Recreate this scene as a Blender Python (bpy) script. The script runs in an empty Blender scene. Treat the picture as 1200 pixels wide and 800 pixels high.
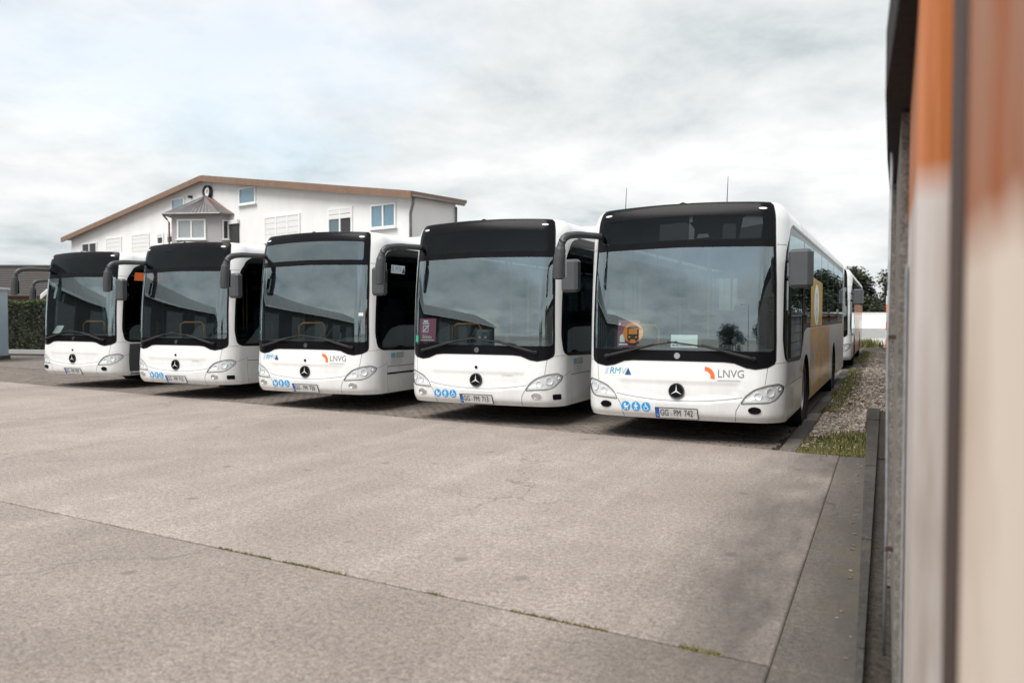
import bpy, math, random
import numpy as np
from mathutils import Vector, Matrix
from mathutils.geometry import delaunay_2d_cdt

random.seed(7); RNG = np.random.default_rng(7)
R = math.radians
SC = bpy.context.scene
COL = SC.collection

# ------------------------------------------------------------------ camera
cam_d = bpy.data.cameras.new('camera'); cam = bpy.data.objects.new('camera', cam_d); COL.objects.link(cam)
cam.location = (0, 0, 1.6); cam.rotation_euler = (R(90 - 1.834), 0, R(25.05))
cam_d.sensor_width = 36; cam_d.lens = 28.11; cam_d.clip_start = 0.05; cam_d.clip_end = 3000
cam_d.dof.use_dof = True; cam_d.dof.focus_distance = 11.0; cam_d.dof.aperture_fstop = 1.7
SC.camera = cam
# ------------------------------------------------------------------ view
SC.render.engine = 'CYCLES'
SC.cycles.use_denoising = True
SC.cycles.max_bounces = 8; SC.cycles.transparent_max_bounces = 16
SC.cycles.glossy_bounces = 4; SC.cycles.diffuse_bounces = 3
SC.view_settings.view_transform = 'Standard'; SC.view_settings.look = 'None'
SC.view_settings.exposure = 1.42; SC.view_settings.gamma = 1.0; SC.view_settings.use_curve_mapping = False
# ------------------------------------------------------------------ world: overcast sky with breaks
SUN_EL, SUN_AZ = R(56), math.atan2(-0.30, -0.95)
world = bpy.data.worlds.new('World'); SC.world = world; world.use_nodes = True
wn, wl = world.node_tree.nodes, world.node_tree.links
wn.clear()
def N(nt, typ, **kw):
    n = nt.nodes.new(typ)
    for k, v in kw.items(): setattr(n, k, v)
    return n
wt = world.node_tree
out = N(wt, 'ShaderNodeOutputWorld'); bg = N(wt, 'ShaderNodeBackground'); bg.inputs[1].default_value = 0.055
sky = N(wt, 'ShaderNodeTexSky', sky_type='NISHITA', sun_disc=False, sun_elevation=SUN_EL, sun_rotation=SUN_AZ)
tc = N(wt, 'ShaderNodeTexCoord'); sep = N(wt, 'ShaderNodeSeparateXYZ'); wl.new(tc.outputs['Generated'], sep.inputs[0])
def wmath(op, a, b=None):
    m = N(wt, 'ShaderNodeMath', operation=op)
    for i, v in enumerate((a, b)):
        if v is None: continue
        if isinstance(v, (int, float)): m.inputs[i].default_value = v
        else: wl.new(v, m.inputs[i])
    return m.outputs[0]
zc = wmath('ADD', wmath('MAXIMUM', sep.outputs['Z'], 0.0), 0.22)
cmb = N(wt, 'ShaderNodeCombineXYZ')
wl.new(wmath('DIVIDE', sep.outputs['X'], zc), cmb.inputs[0]); wl.new(wmath('DIVIDE', sep.outputs['Y'], zc), cmb.inputs[1])
def wnoise(scale, det, rough, off, dist=0.0):
    mp = N(wt, 'ShaderNodeMapping'); mp.inputs['Location'].default_value = off; mp.inputs['Rotation'].default_value = (0, 0, R(-22))
    n = N(wt, 'ShaderNodeTexNoise'); n.inputs['Scale'].default_value = scale; n.inputs['Detail'].default_value = det
    n.inputs['Roughness'].default_value = rough; n.inputs['Distortion'].default_value = dist
    wl.new(cmb.outputs[0], mp.inputs[0]); wl.new(mp.outputs[0], n.inputs[0]); return n.outputs[0]
def wramp(fac, stops):
    r = N(wt, 'ShaderNodeValToRGB'); e = r.color_ramp.elements
    e[0].position, e[0].color = stops[0][0], (*stops[0][1], 1)
    e[1].position, e[1].color = stops[1][0], (*stops[1][1], 1)
    for p, c in stops[2:]:
        x = e.new(p); x.color = (*c, 1)
    wl.new(fac, r.inputs[0]); return r.outputs[0]
n1 = wnoise(1.35, 10, 0.60, (3.1, 1.7, 0), 0.15)
cloud = wramp(n1, [(0.30, (3.4, 3.8, 4.0)), (0.42, (5.1, 5.4, 5.5)), (0.51, (6.0, 6.15, 6.2)), (0.60, (6.8, 6.85, 6.85))])
n2 = wnoise(0.55, 6, 0.55, (9.4, 0.6, 0), 0.1)
cover = wramp(n2, [(0.36, (0.62,) * 3), (0.48, (1, 1, 1))])
skyx = N(wt, 'ShaderNodeMix', data_type='RGBA', blend_type='MULTIPLY'); skyx.inputs[0].default_value = 1
skyx.inputs[7].default_value = (2.3, 2.0, 1.65, 1); wl.new(sky.outputs[0], skyx.inputs[6])
mx = N(wt, 'ShaderNodeMix', data_type='RGBA'); wl.new(cover, mx.inputs[0]); wl.new(skyx.outputs[2], mx.inputs[6]); wl.new(cloud, mx.inputs[7])
wl.new(mx.outputs[2], bg.inputs[0]); wl.new(bg.outputs[0], out.inputs[0])
# ------------------------------------------------------------------ sun (veiled)
sun_d = bpy.data.lights.new('sun', 'SUN'); sun = bpy.data.objects.new('sun', sun_d); COL.objects.link(sun)
sun_d.energy = 1.5; sun_d.angle = R(38); sun_d.color = (1, 0.965, 0.92)
sdir = Vector((math.sin(SUN_AZ) * math.cos(SUN_EL), math.cos(SUN_AZ) * math.cos(SUN_EL), math.sin(SUN_EL)))
sun.rotation_euler = (-sdir).to_track_quat('-Z', 'Y').to_euler(); sun.location = (-8, -12, 20)

# ================================================================== materials
def mat(name, color, rough=0.6, metal=0.0, coat=0.0, var=0.0, scale=6.0, bump=0.0, bscale=60.0, var2=None, stretch=(1, 1, 1), spec=0.5):
    m = bpy.data.materials.new(name); m.use_nodes = True
    nt = m.node_tree; b = nt.nodes['Principled BSDF']
    b.inputs['Base Color'].default_value = (*color, 1); b.inputs['Roughness'].default_value = rough
    b.inputs['Metallic'].default_value = metal; b.inputs['Coat Weight'].default_value = coat; b.inputs['Coat Roughness'].default_value = 0.06
    b.inputs['Specular IOR Level'].default_value = spec
    t = N(nt, 'ShaderNodeTexCoord'); mp = N(nt, 'ShaderNodeMapping'); mp.inputs['Scale'].default_value = stretch
    nt.links.new(t.outputs['Object'], mp.inputs[0])
    if var:
        n = N(nt, 'ShaderNodeTexNoise'); n.inputs['Scale'].default_value = scale; n.inputs['Detail'].default_value = 7; n.inputs['Roughness'].default_value = 0.62
        nt.links.new(mp.outputs[0], n.inputs[0])
        r = N(nt, 'ShaderNodeValToRGB'); r.color_ramp.elements[0].position = 0.3; r.color_ramp.elements[1].position = 0.7
        lo = var2 or tuple(c * (1 - var) for c in color)
        r.color_ramp.elements[0].color = (*lo, 1); r.color_ramp.elements[1].color = (*color, 1)
        nt.links.new(n.outputs[0], r.inputs[0]); nt.links.new(r.outputs[0], b.inputs['Base Color'])
    if bump:
        n = N(nt, 'ShaderNodeTexNoise'); n.inputs['Scale'].default_value = bscale; n.inputs['Detail'].default_value = 5
        bp = N(nt, 'ShaderNodeBump'); bp.inputs['Strength'].default_value = bump; bp.inputs['Distance'].default_value = 0.02
        nt.links.new(mp.outputs[0], n.inputs[0]); nt.links.new(n.outputs[0], bp.inputs['Height']); nt.links.new(bp.outputs[0], b.inputs['Normal'])
    return m
def glass(name, tint, base, fres=1.0, rough=0.0):
    m = bpy.data.materials.new(name); m.use_nodes = True; nt = m.node_tree; nt.nodes.clear()
    o = N(nt, 'ShaderNodeOutputMaterial'); mix = N(nt, 'ShaderNodeMixShader'); tr = N(nt, 'ShaderNodeBsdfTransparent'); gl = N(nt, 'ShaderNodeBsdfGlossy')
    tr.inputs[0].default_value = (*tint, 1); gl.inputs[0].default_value = (0.80, 0.95, 1.0, 1); gl.inputs['Roughness'].default_value = rough
    f = N(nt, 'ShaderNodeFresnel'); gm = N(nt, 'ShaderNodeNewGeometry'); ir = N(nt, 'ShaderNodeMapRange'); ir.inputs['To Min'].default_value = 1.5; ir.inputs['To Max'].default_value = 1 / 1.5
    nt.links.new(gm.outputs['Backfacing'], ir.inputs[0]); nt.links.new(ir.outputs[0], f.inputs[0])     # a thin pane: same reflection from both sides
    a = N(nt, 'ShaderNodeMath', operation='MULTIPLY_ADD'); a.inputs[1].default_value = fres; a.inputs[2].default_value = base; a.use_clamp = True
    nt.links.new(f.outputs[0], a.inputs[0]); nt.links.new(a.outputs[0], mix.inputs[0]); nt.links.new(tr.outputs[0], mix.inputs[1]); nt.links.new(gl.outputs[0], mix.inputs[2])
    nt.links.new(mix.outputs[0], o.inputs[0]); return m
WHITE = mat('white_paint', (0.80, 0.81, 0.81), 0.28, coat=0.6, var=0.05, scale=2.5)
def road_film(m):
    nt = m.node_tree; b = nt.nodes['Principled BSDF']; src = b.inputs['Base Color'].links[0].from_socket
    t = N(nt, 'ShaderNodeTexCoord'); s = N(nt, 'ShaderNodeSeparateXYZ'); nt.links.new(t.outputs['Object'], s.inputs[0])
    r = N(nt, 'ShaderNodeMapRange'); r.inputs['From Min'].default_value = 1.1; r.inputs['From Max'].default_value = .28; nt.links.new(s.outputs['Z'], r.inputs[0])
    mp = N(nt, 'ShaderNodeMapping'); mp.inputs['Scale'].default_value = (3, 3, .8); n = N(nt, 'ShaderNodeTexNoise'); n.inputs['Scale'].default_value = 2.6; n.inputs['Detail'].default_value = 9; n.inputs['Roughness'].default_value = .7
    nt.links.new(t.outputs['Object'], mp.inputs[0]); nt.links.new(mp.outputs[0], n.inputs[0])
    q = N(nt, 'ShaderNodeMapRange'); q.inputs['From Min'].default_value = .42; q.inputs['From Max'].default_value = .75; q.inputs['To Max'].default_value = .38; nt.links.new(n.outputs[0], q.inputs[0])
    a = N(nt, 'ShaderNodeMath', operation='MULTIPLY'); nt.links.new(r.outputs[0], a.inputs[0]); nt.links.new(q.outputs[0], a.inputs[1])
    x = N(nt, 'ShaderNodeMix', data_type='RGBA'); nt.links.new(a.outputs[0], x.inputs[0]); nt.links.new(src, x.inputs[6]); x.inputs[7].default_value = (.46, .42, .38, 1); nt.links.new(x.outputs[2], b.inputs['Base Color'])
    w = N(nt, 'ShaderNodeTexNoise'); w.inputs['Scale'].default_value = 1.4; w.inputs['Detail'].default_value = 1; nt.links.new(t.outputs['Object'], w.inputs[0])
    bp = N(nt, 'ShaderNodeBump'); bp.inputs['Strength'].default_value = .10; bp.inputs['Distance'].default_value = .05; nt.links.new(w.outputs[0], bp.inputs['Height']); nt.links.new(bp.outputs[0], b.inputs['Coat Normal'])
road_film(WHITE)
GAP = mat('seam_rubber', (0.16, 0.16, 0.165), 0.6)
BLACK = mat('black_gloss', (0.008, 0.008, 0.010), 0.22, var=0.3, scale=5, spec=0.10)
RUBBER = mat('black_rubber', (0.02, 0.02, 0.02), 0.8, var=0.3, bump=0.2)
DGREY = mat('mirror_plastic', (0.055, 0.058, 0.062), 0.42, var=0.2, scale=9, bump=0.05, bscale=200)
MGREY = mat('mirror_cover', (0.072, 0.077, 0.082), 0.38, var=0.12, scale=9)
UNDER = mat('underbody', (0.018, 0.018, 0.018), 0.9, var=0.4, scale=4)
INSIDE = mat('interior_lining', (0.055, 0.062, 0.066), 0.8, var=0.15)
SEATM = mat('seat_fabric', (0.05, 0.06, 0.09), 0.9, var=0.4, scale=30)
SEATL = mat('headrest_vinyl', (0.30, 0.30, 0.31), 0.7, var=0.2)
POLE = mat('orange_grab_rail', (0.75, 0.30, 0.05), 0.35, var=0.1)
SCREEN = glass('windscreen_glass', (0.74, 0.86, 0.84), 0.21, 1.2)
SIDEG = glass('tinted_side_glass', (0.16, 0.19, 0.19), 0.035, 1.0)
DISPG = glass('display_glass', (0.40, 0.41, 0.42), 0.0, 0.5)
MIRRG = mat('mirror_glass', (0.8, 0.82, 0.83), 0.02, metal=1.0, var=0.03)
LENS = glass('headlight_lens', (0.98, 0.99, 0.99), 0.02, 0.8)
STARM = mat('emblem_silver', (.80, .81, .82), .3, metal=.3, var=.05)
CHROME = mat('chrome', (0.78, 0.79, 0.80), 0.16, metal=1.0, var=0.1, scale=40)
REFL = mat('headlight_reflector', (0.84, 0.85, 0.86), 0.35, var=0.35, scale=30)
SILVER = mat('silver_rim', (0.45, 0.45, 0.46), 0.4, metal=0.7, var=0.2)
LAMPW = mat('marker_lens', (0.85, 0.86, 0.86), 0.2, var=0.1)
ORANGE = mat('indicator_orange', (0.75, 0.20, 0.02), 0.3, var=0.1)
PLATE = mat('plate_white', (0.72, 0.73, 0.72), 0.35, var=0.05)
INK = mat('black_print', (0.015, 0.015, 0.018), 0.5, var=0.1)
GINK = mat('grey_print', (0.22, 0.22, 0.23), 0.5, var=0.1)
LINK = mat('light_grey_print', (0.50, 0.51, 0.52), 0.5, var=0.1)
EUBLUE = mat('plate_blue', (0.02, 0.14, 0.50), 0.4, var=0.05)
CYAN = mat('pictogram_blue', (0.01, 0.33, 0.72), 0.35, var=0.05)
NAVY = mat('navy_print', (0.01, 0.075, 0.24), 0.4, var=0.05)
TEAL = mat('teal_print', (0.10, 0.42, 0.55), 0.4, var=0.05)
SKYP = mat('pale_blue_print', (0.38, 0.55, 0.66), 0.4, var=0.05)
LOGOO = mat('logo_orange', (0.83, 0.16, 0.03), 0.4, var=0.05)
PICW = mat('white_print', (0.82, 0.83, 0.83), 0.4, var=0.03)
SIGNO = mat('sign_orange', (0.88, 0.25, 0.02), 0.5, var=0.05)
PURPLE = mat('poster_purple', (0.30, 0.075, 0.13), 0.5, var=0.1)
GREENS = mat('sticker_green', (0.03, 0.40, 0.22), 0.4, var=0.1)
GPANEL = mat('grey_side_panel', (0.07, 0.07, 0.08), 0.35, coat=0.3, var=0.1)

# ================================================================== mesh helpers
def tag(o, label=None, cat=None, group=None, kind=None):
    for k, v in (('label', label), ('category', cat), ('group', group), ('kind', kind)):
        if v: o[k] = v
    return o
def link(name, me, parent=None):
    o = bpy.data.objects.new(name, me); COL.objects.link(o)
    if parent is not None: o.parent = parent
    return o
def empty(name, loc=(0, 0, 0), rz=0.0):
    o = bpy.data.objects.new(name, None); COL.objects.link(o); o.location = loc; o.rotation_euler = (0, 0, rz)
    o.empty_display_size = 0.3; return o
class MB:
    def __init__(s): s.v = []; s.f = []; s.m = []; s.cm = 0
    def add(s, vs, fs):
        b = len(s.v); s.v.extend([tuple(v) for v in vs]); s.f.extend([tuple(i + b for i in f) for f in fs]); s.m.extend([s.cm] * len(fs)); return s
    def mat(s, i): s.cm = i; return s
    def box(s, c, d, rot=None, bev=0.0):
        x, y, z = d[0] / 2, d[1] / 2, d[2] / 2
        if bev:
            vs = []; b = min(bev, x * .49, y * .49, z * .49)
            for sx in (-1, 1):
                for sy in (-1, 1):
                    for sz in (-1, 1):
                        vs += [(sx * (x - b), sy * (y - b), sz * z), (sx * (x - b), sy * y, sz * (z - b)), (sx * x, sy * (y - b), sz * (z - b))]
            import bmesh
            bm = bmesh.new(); [bm.verts.new(v) for v in vs]
            bmesh.ops.convex_hull(bm, input=bm.verts[:]); bm.verts.index_update()
            vs = [v.co.copy() for v in bm.verts]; fs = [[v.index for v in f.verts] for f in bm.faces]; bm.free()
        else:
            vs = [(a, b_, c_) for a in (-x, x) for b_ in (-y, y) for c_ in (-z, z)]
            fs = [(0, 1, 3, 2), (4, 6, 7, 5), (0, 4, 5, 1), (2, 3, 7, 6), (0, 2, 6, 4), (1, 5, 7, 3)]
        c = Vector(c)
        if rot is not None: vs = [rot @ Vector(v) + c for v in vs]
        else: vs = [Vector(v) + c for v in vs]
        return s.add(vs, fs)
    def tube(s, pts, r, n=8, caps=True, flat=1.0):
        pts = [Vector(p) for p in pts]; rs = r if isinstance(r, (list, tuple)) else [r] * len(pts); vs = []
        for i, p in enumerate(pts):
            d = (pts[min(i + 1, len(pts) - 1)] - pts[max(i - 1, 0)]).normalized()
            a = d.cross(Vector((0, 0, 1)) if abs(d.z) < 0.9 else Vector((0, 1, 0))).normalized(); b = d.cross(a)
            vs += [p + (a * math.cos(2 * math.pi * k / n) * flat + b * math.sin(2 * math.pi * k / n)) * rs[i] for k in range(n)]
        fs = [(i * n + k, i * n + (k + 1) % n, (i + 1) * n + (k + 1) % n, (i + 1) * n + k) for i in range(len(pts) - 1) for k in range(n)]
        if caps: fs += [tuple(range(n - 1, -1, -1)), tuple((len(pts) - 1) * n + k for k in range(n))]
        return s.add(vs, fs)
    def lathe(s, prof, n=28, axis='x', c=(0, 0, 0)):
        vs = []; c = Vector(c)
        for a, r in prof:
            for k in range(n):
                t = 2 * math.pi * k / n; u, w = r * math.cos(t), r * math.sin(t)
                vs.append(c + Vector({'x': (a, u, w), 'y': (u, a, w), 'z': (u, w, a)}[axis]))
        fs = [(i * n + k, i * n + (k + 1) % n, (i + 1) * n + (k + 1) % n, (i + 1) * n + k) for i in range(len(prof) - 1) for k in range(n)]
        return s.add(vs, fs)
    def prism(s, poly, h0, h1, fn=None):
        fn = fn or (lambda a, b, h: (a, b, h)); n = len(poly)
        vs = [fn(a, b, h0) for a, b in poly] + [fn(a, b, h1) for a, b in poly]
        return s.add(vs, [tuple(range(n - 1, -1, -1)), tuple(range(n, 2 * n))] + [(k, (k + 1) % n, n + (k + 1) % n, n + k) for k in range(n)])
    def mesh(s, name, mats, smooth=False, angle=None):
        me = bpy.data.meshes.new(name); me.from_pydata([tuple(v) for v in s.v], [], s.f)
        for m in (mats if isinstance(mats, (list, tuple)) else [mats]): me.materials.append(m)
        me.polygons.foreach_set('material_index', s.m)
        me.update()
        import bmesh
        bm = bmesh.new(); bm.from_mesh(me); bmesh.ops.recalc_face_normals(bm, faces=bm.faces[:]); bm.to_mesh(me); bm.free()
        if smooth: me.shade_smooth()
        if angle is not None: me.shade_smooth(); me.set_sharp_from_angle(angle=R(angle))
        return me
    def build(s, name, mats, parent=None, smooth=False, angle=None):
        return link(name, s.mesh(name, mats, smooth, angle), parent)
_tc = {}
def text_geo(txt, size, sx=1.0, bold=0.0, align='LEFT', shear=0.0):
    k = (txt, size, sx, bold, align, shear)
    if k in _tc: return _tc[k]
    cu = bpy.data.curves.new('text', 'FONT'); cu.body = txt; cu.size = size; cu.align_x = align; cu.align_y = 'CENTER'; cu.offset = 0.0; cu.shear = shear; cu.resolution_u = 3
    o = bpy.data.objects.new('text', cu); COL.objects.link(o); bpy.context.view_layer.update()
    me = bpy.data.meshes.new_from_object(o.evaluated_get(bpy.context.evaluated_depsgraph_get()))
    vs = [(v.co.x * sx, v.co.y) for v in me.vertices]; fs = [tuple(p.vertices) for p in me.polygons]
    bpy.data.objects.remove(o); bpy.data.curves.remove(cu); bpy.data.meshes.remove(me)
    _tc[k] = (vs, fs); return _tc[k]

# ================================================================== bus shell:  P(s, z) maps arc length round the plan and height to a point
W, RC, LEN, BUL = 1.275, 0.32, 12.1, 0.10
A1 = W - RC; A2 = A1 + RC * math.pi / 2; SMAX = A2 + LEN - RC - BUL
ZB, ZT = 0.29, 2.985
_kz = np.array([0.2, .29, .36, .5, .75, 1.02, 1.4, 1.7, 2.0, 2.3, 2.6, 2.8, 3.05])
_ky = np.array([.10, .06, .025, .0, .0, .022, .030, .044, .070, .105, .150, .185, .235])
def hermite(x, xs, ys):
    m = np.gradient(ys, xs); i = np.clip(np.searchsorted(xs, x) - 1, 0, len(xs) - 2)
    h = xs[i + 1] - xs[i]; t = (x - xs[i]) / h
    return (2 * t**3 - 3 * t**2 + 1) * ys[i] + (t**3 - 2 * t**2 + t) * h * m[i] + (-2 * t**3 + 3 * t**2) * ys[i + 1] + (t**3 - t**2) * h * m[i + 1]
def sst(x): x = np.clip(x, 0, 1); return x * x * (3 - 2 * x)
def P0(s, z):
    s = np.asarray(s, float); z = np.asarray(z, float); a = np.abs(s); sg = np.where(s < 0, -1.0, 1.0)
    th = np.clip((a - A1) / RC, 0, math.pi / 2)
    x = np.where(a < A1, a, A1 + RC * np.sin(th)); y = np.where(a < A1, 0, RC - RC * np.cos(th)) + np.maximum(a - A2, 0)
    nx, ny = np.sin(th), -np.cos(th)
    amt = 0.055 + 0.16 * sst((a - 0.9) / 0.8)
    t = np.clip((z - 2.76) / 0.235, 0, 0.985); ins = amt * (1 - np.sqrt(1 - t * t))
    tb = np.clip((0.40 - z) / 0.11, 0, 1); ins = ins + 0.018 * tb * tb
    dent = 0.010 * sst((0.80 - z) / 0.07) * sst((0.80 + 0.25 * (z - 0.76) - a) / 0.06) * sst((z - (0.545 + 0.06 * (a / 0.8)**2)) / 0.05)
    lip = 0.010 * sst((z - 0.30) / 0.05) * sst((0.53 + 0.06 * (a / 0.8)**2 - z) / 0.03) * sst((1.3 - a) / 0.3)
    ins = ins + dent - lip
    fade = 1 - sst(y / 1.5)
    y = y + BUL * (x / W)**2 + hermite(z, _kz, _ky) * fade
    x = x - nx * ins; y = y - ny * ins
    zz = z + 0.045 * (1 - (x / W)**2) * sst((z - 2.3) / 0.6)
    return np.stack([x * sg, y, zz], -1)
def PN(s, z, d=0.0):
    e = 1e-3; s = np.asarray(s, float); z = np.asarray(z, float)
    p = P0(s, z); ps = P0(s + e, z) - P0(s - e, z); pz = P0(s, z + e) - P0(s, z - e)
    n = np.cross(ps, pz); n /= np.linalg.norm(n, axis=-1, keepdims=True) + 1e-12
    return p + n * d, n
def chaikin(poly, n=2, keep=()):
    pts = [np.array(p, float) for p in poly]
    for _ in range(n):
        q = []
        for i in range(len(pts)):
            a, b = pts[i], pts[(i + 1) % len(pts)]; q += [a * .75 + b * .25, a * .25 + b * .75]
        pts = q
    return [tuple(p) for p in pts]
def rnd(poly, r, n=4):                                       # round each corner by radius-like distance r
    out = []; m = len(poly)
    for i in range(m):
        p0, p, p1 = [np.array(poly[j % m], float) for j in (i - 1, i, i + 1)]
        a = p0 - p; b = p1 - p; la, lb = np.linalg.norm(a), np.linalg.norm(b); ra, rb = min(r, la * .45), min(r, lb * .45)
        A, B = p + a / la * ra, p + b / lb * rb
        for k in range(n + 1):
            t = k / n; out.append(tuple((1 - t)**2 * A + 2 * t * (1 - t) * p + t * t * B))
    return out
def dens(poly, h, closed=True):
    out = []; m = len(poly)
    for i in range(m if closed else m - 1):
        a, b = np.array(poly[i]), np.array(poly[(i + 1) % m]); k = max(1, int(np.ceil(np.linalg.norm(b - a) / h)))
        out += [tuple(a + (b - a) * j / k) for j in range(k)]
    if not closed: out.append(tuple(poly[-1]))
    return out
def sym(half): return list(half) + [(-a, b) for a, b in reversed(half) if abs(a) > 1e-6]
def mir(poly): return [(-a, b) for a, b in reversed(poly)]
def inpoly(pts, poly):
    x, y = pts[:, 0], pts[:, 1]; r = np.zeros(len(pts), bool); q = np.array(poly); j = len(q) - 1
    for i in range(len(q)):
        xi, yi, xj, yj = *q[i], *q[j]
        if yi != yj: r ^= ((yi > y) != (yj > y)) & (x < (xj - xi) * (y - yi) / (yj - yi) + xi)
        j = i
    return r
WIN_OUT = sym([(0, 1.035), (.58, 1.032), (.70, 1.02), (.84, .965), (.95, .948), (1.09, .972), (1.168, 1.012), (1.19, 1.06), (1.192, 1.3), (1.178, 2.0), (1.14, 2.82), (1.125, 2.95), (1.09, 2.978), (0, 2.9815)])
WIN_IN = sym([(0, 1.165), (1.12, 1.165), (1.160, 1.185), (1.166, 1.24), (1.153, 2.0), (1.128, 2.44), (0, 2.455)])
DISP = rnd(sym([(0, 2.535), (1.055, 2.525), (1.045, 2.82), (0, 2.825)]), .03)
DRV = rnd([(1.46, 1.02), (1.34, 1.07), (1.295, 1.3), (1.30, 2.15), (1.345, 2.45), (1.48, 2.67), (1.66, 2.735), (12.5, 2.735), (12.6, 2.6), (12.6, 1.42), (4.6, 1.42), (3.75, 1.42), (3.42, 1.36), (3.2, 1.15), (3.02, 1.01), (2.85, .985)], .07)
def pane(s0, s1, z0, z1, r=.05): return rnd([(s0, z0), (s1, z0), (s1, z1), (s0, z1)], r)
DRVP = rnd([(1.48, 1.07), (1.38, 1.11), (1.335, 1.3), (1.34, 2.15), (1.395, 2.43), (1.53, 2.61), (3.30, 2.66), (3.30, 1.36), (3.14, 1.16), (2.98, 1.05)], .05)
PANES = [pane(a, b, 1.49, 2.66) for a, b in ((3.38, 4.75), (4.82, 6.25), (6.32, 7.75), (7.82, 9.25), (9.32, 10.75), (10.82, 12.45))]
def arch(sc, r=.56):
    t0 = math.asin((ZB - .47) / r); return [(sc + r * math.cos(t), .47 + r * math.sin(t)) for t in np.linspace(math.pi - t0, t0, 22)]
AXLES = (2.72, 8.62)
ARCH = [arch(y + (A2 - RC - BUL)) for y in AXLES]
HEAD = rnd([(.775, .522), (.84, .625), (.94, .705), (1.08, .755), (1.235, .775), (1.345, .735), (1.325, .68), (1.19, .575), (1.10, .543)], .035)
def build_shell():
    regs = [('frit', WIN_OUT), ('wind', WIN_IN), ('disp', DISP)]
    for sg in (1, -1):
        f = (lambda p: p) if sg == 1 else mir; t = 'R' if sg == 1 else 'L'
        regs += [('ribbon' + t, f(DRV)), ('drv' + t, f(DRVP))] + [('pane%d%s' % (i, t), f(p)) for i, p in enumerate(PANES)]
        regs += [('hole', f(a)) for a in ARCH] + [('head' + t, f(HEAD))]
    vs, es = [], []
    def addpoly(poly, h, closed=True):
        q = dens(poly, h); b = len(vs); vs.extend(q); es.extend([(b + i, b + (i + 1) % len(q)) for i in range(len(q))])
    addpoly([(-SMAX, ZB), (SMAX, ZB), (SMAX, ZT), (-SMAX, ZT)], 0.06)
    for _, p in regs: addpoly(p, 0.06)
    sv = np.concatenate([np.arange(0, 0.92, .06), np.arange(.92, 1.56, .03), np.arange(1.6, 2.9, .12), np.arange(2.9, SMAX, .5)])
    zv = np.concatenate([np.arange(.31, .52, .03), np.arange(.52, .60, .012), np.arange(.60, .74, .04), np.arange(.745, .80, .009), np.arange(.82, 2.76, .06), 2.76 + .222 * np.sin(np.linspace(0, 1.5, 9))])
    for s in sv:
        for z in zv:
            if s > 2.0 and z < 2.7 and (round(z * 100) % 3): continue
            vs.append((s, z)); 
            if s > 0: vs.append((-s, z))
    v2, _, fs, *_ = delaunay_2d_cdt([Vector(v) for v in vs], es, [], 0, 1e-4)
    V = np.array([(v.x, v.y) for v in v2]); F = np.array([f for f in fs if len(f) == 3])
    a, b, c = V[F[:, 0]], V[F[:, 1]], V[F[:, 2]]
    ar = (b[:, 0] - a[:, 0]) * (c[:, 1] - a[:, 1]) - (b[:, 1] - a[:, 1]) * (c[:, 0] - a[:, 0])
    F[ar < 0] = F[ar < 0][:, ::-1]; F = F[np.abs(ar) > 1e-9]
    cen = V[F].mean(1); lab = np.full(len(F), 'body', dtype=object)
    for n, p in regs: lab[inpoly(cen, p)] = n
    return V, F, lab
SV, SF, SL = build_shell()
def shell_mesh(name, labels, m, d=0.0, flip=False, extra=None):
    sel = np.isin(SL, labels); F = SF[sel]; idx, inv = np.unique(F, return_inverse=True); F = inv.reshape(-1, 3)
    p, n = PN(SV[idx, 0], SV[idx, 1], d)
    if flip: F = F[:, ::-1]; n = -n
    fs = [tuple(f) for f in F]; vs = [tuple(v) for v in p]; nn = [tuple(v) for v in n]
    if extra: extra(vs, fs, nn)
    me = bpy.data.meshes.new(name); me.from_pydata(vs, [], fs); me.materials.append(m); me.shade_smooth()
    me.normals_split_custom_set_from_vertices(nn); me.update(); return me
def patch(name, geo, m, s0=0, z0=0, d=0.003, sx=1.0, mi=None):
    """flat print / trim laid on the shell: geo = (2D verts, faces)"""
    v = np.array(geo[0], float); p, n = PN(s0 + v[:, 0] * sx, z0 + v[:, 1], d)
    me = bpy.data.meshes.new(name); me.from_pydata([tuple(q) for q in p], [], [tuple(f) for f in geo[1]])
    for k in (m if isinstance(m, (list, tuple)) else [m]): me.materials.append(k)
    if mi is not None: me.polygons.foreach_set('material_index', mi)
    me.update(); return me
def poly_geo(poly, h=0.05):
    q = dens(poly, h); xs = np.array(q); vs = [Vector(v) for v in q]
    for x in np.arange(xs[:, 0].min(), xs[:, 0].max(), h):
        for z in np.arange(xs[:, 1].min(), xs[:, 1].max(), h): vs.append(Vector((x, z)))
    v2, _, fs, *_ = delaunay_2d_cdt(vs, [(i, (i + 1) % len(q)) for i in range(len(q))], [], 0, 1e-5)
    V = np.array([(v.x, v.y) for v in v2]); F = np.array([f for f in fs if len(f) == 3]); F = F[inpoly(V[F].mean(1), poly)]
    a, b, c = V[F[:, 0]], V[F[:, 1]], V[F[:, 2]]
    ar = (b[:, 0] - a[:, 0]) * (c[:, 1] - a[:, 1]) - (b[:, 1] - a[:, 1]) * (c[:, 0] - a[:, 0]); F[ar < 0] = F[ar < 0][:, ::-1]
    return V.tolist(), F.tolist()
def line_geo(pts, w, h=0.05):
    q = np.array(dens(pts, h, False)); t = np.gradient(q, axis=0); t /= np.linalg.norm(t, axis=1, keepdims=True); nn = np.stack([-t[:, 1], t[:, 0]], 1) * w / 2
    vs = np.concatenate([q - nn, q + nn]); k = len(q); return vs.tolist(), [(i, i + 1, k + i + 1, k + i) for i in range(k - 1)]
def ell(cx, cz, rx, rz, n=24): return [(cx + rx * math.cos(2 * math.pi * k / n), cz + rz * math.sin(2 * math.pi * k / n)) for k in range(n)]
def ell_geo(cx, cz, rx, rz, n=24): return ell(cx, cz, rx, rz, n), [tuple(range(n))]
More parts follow.
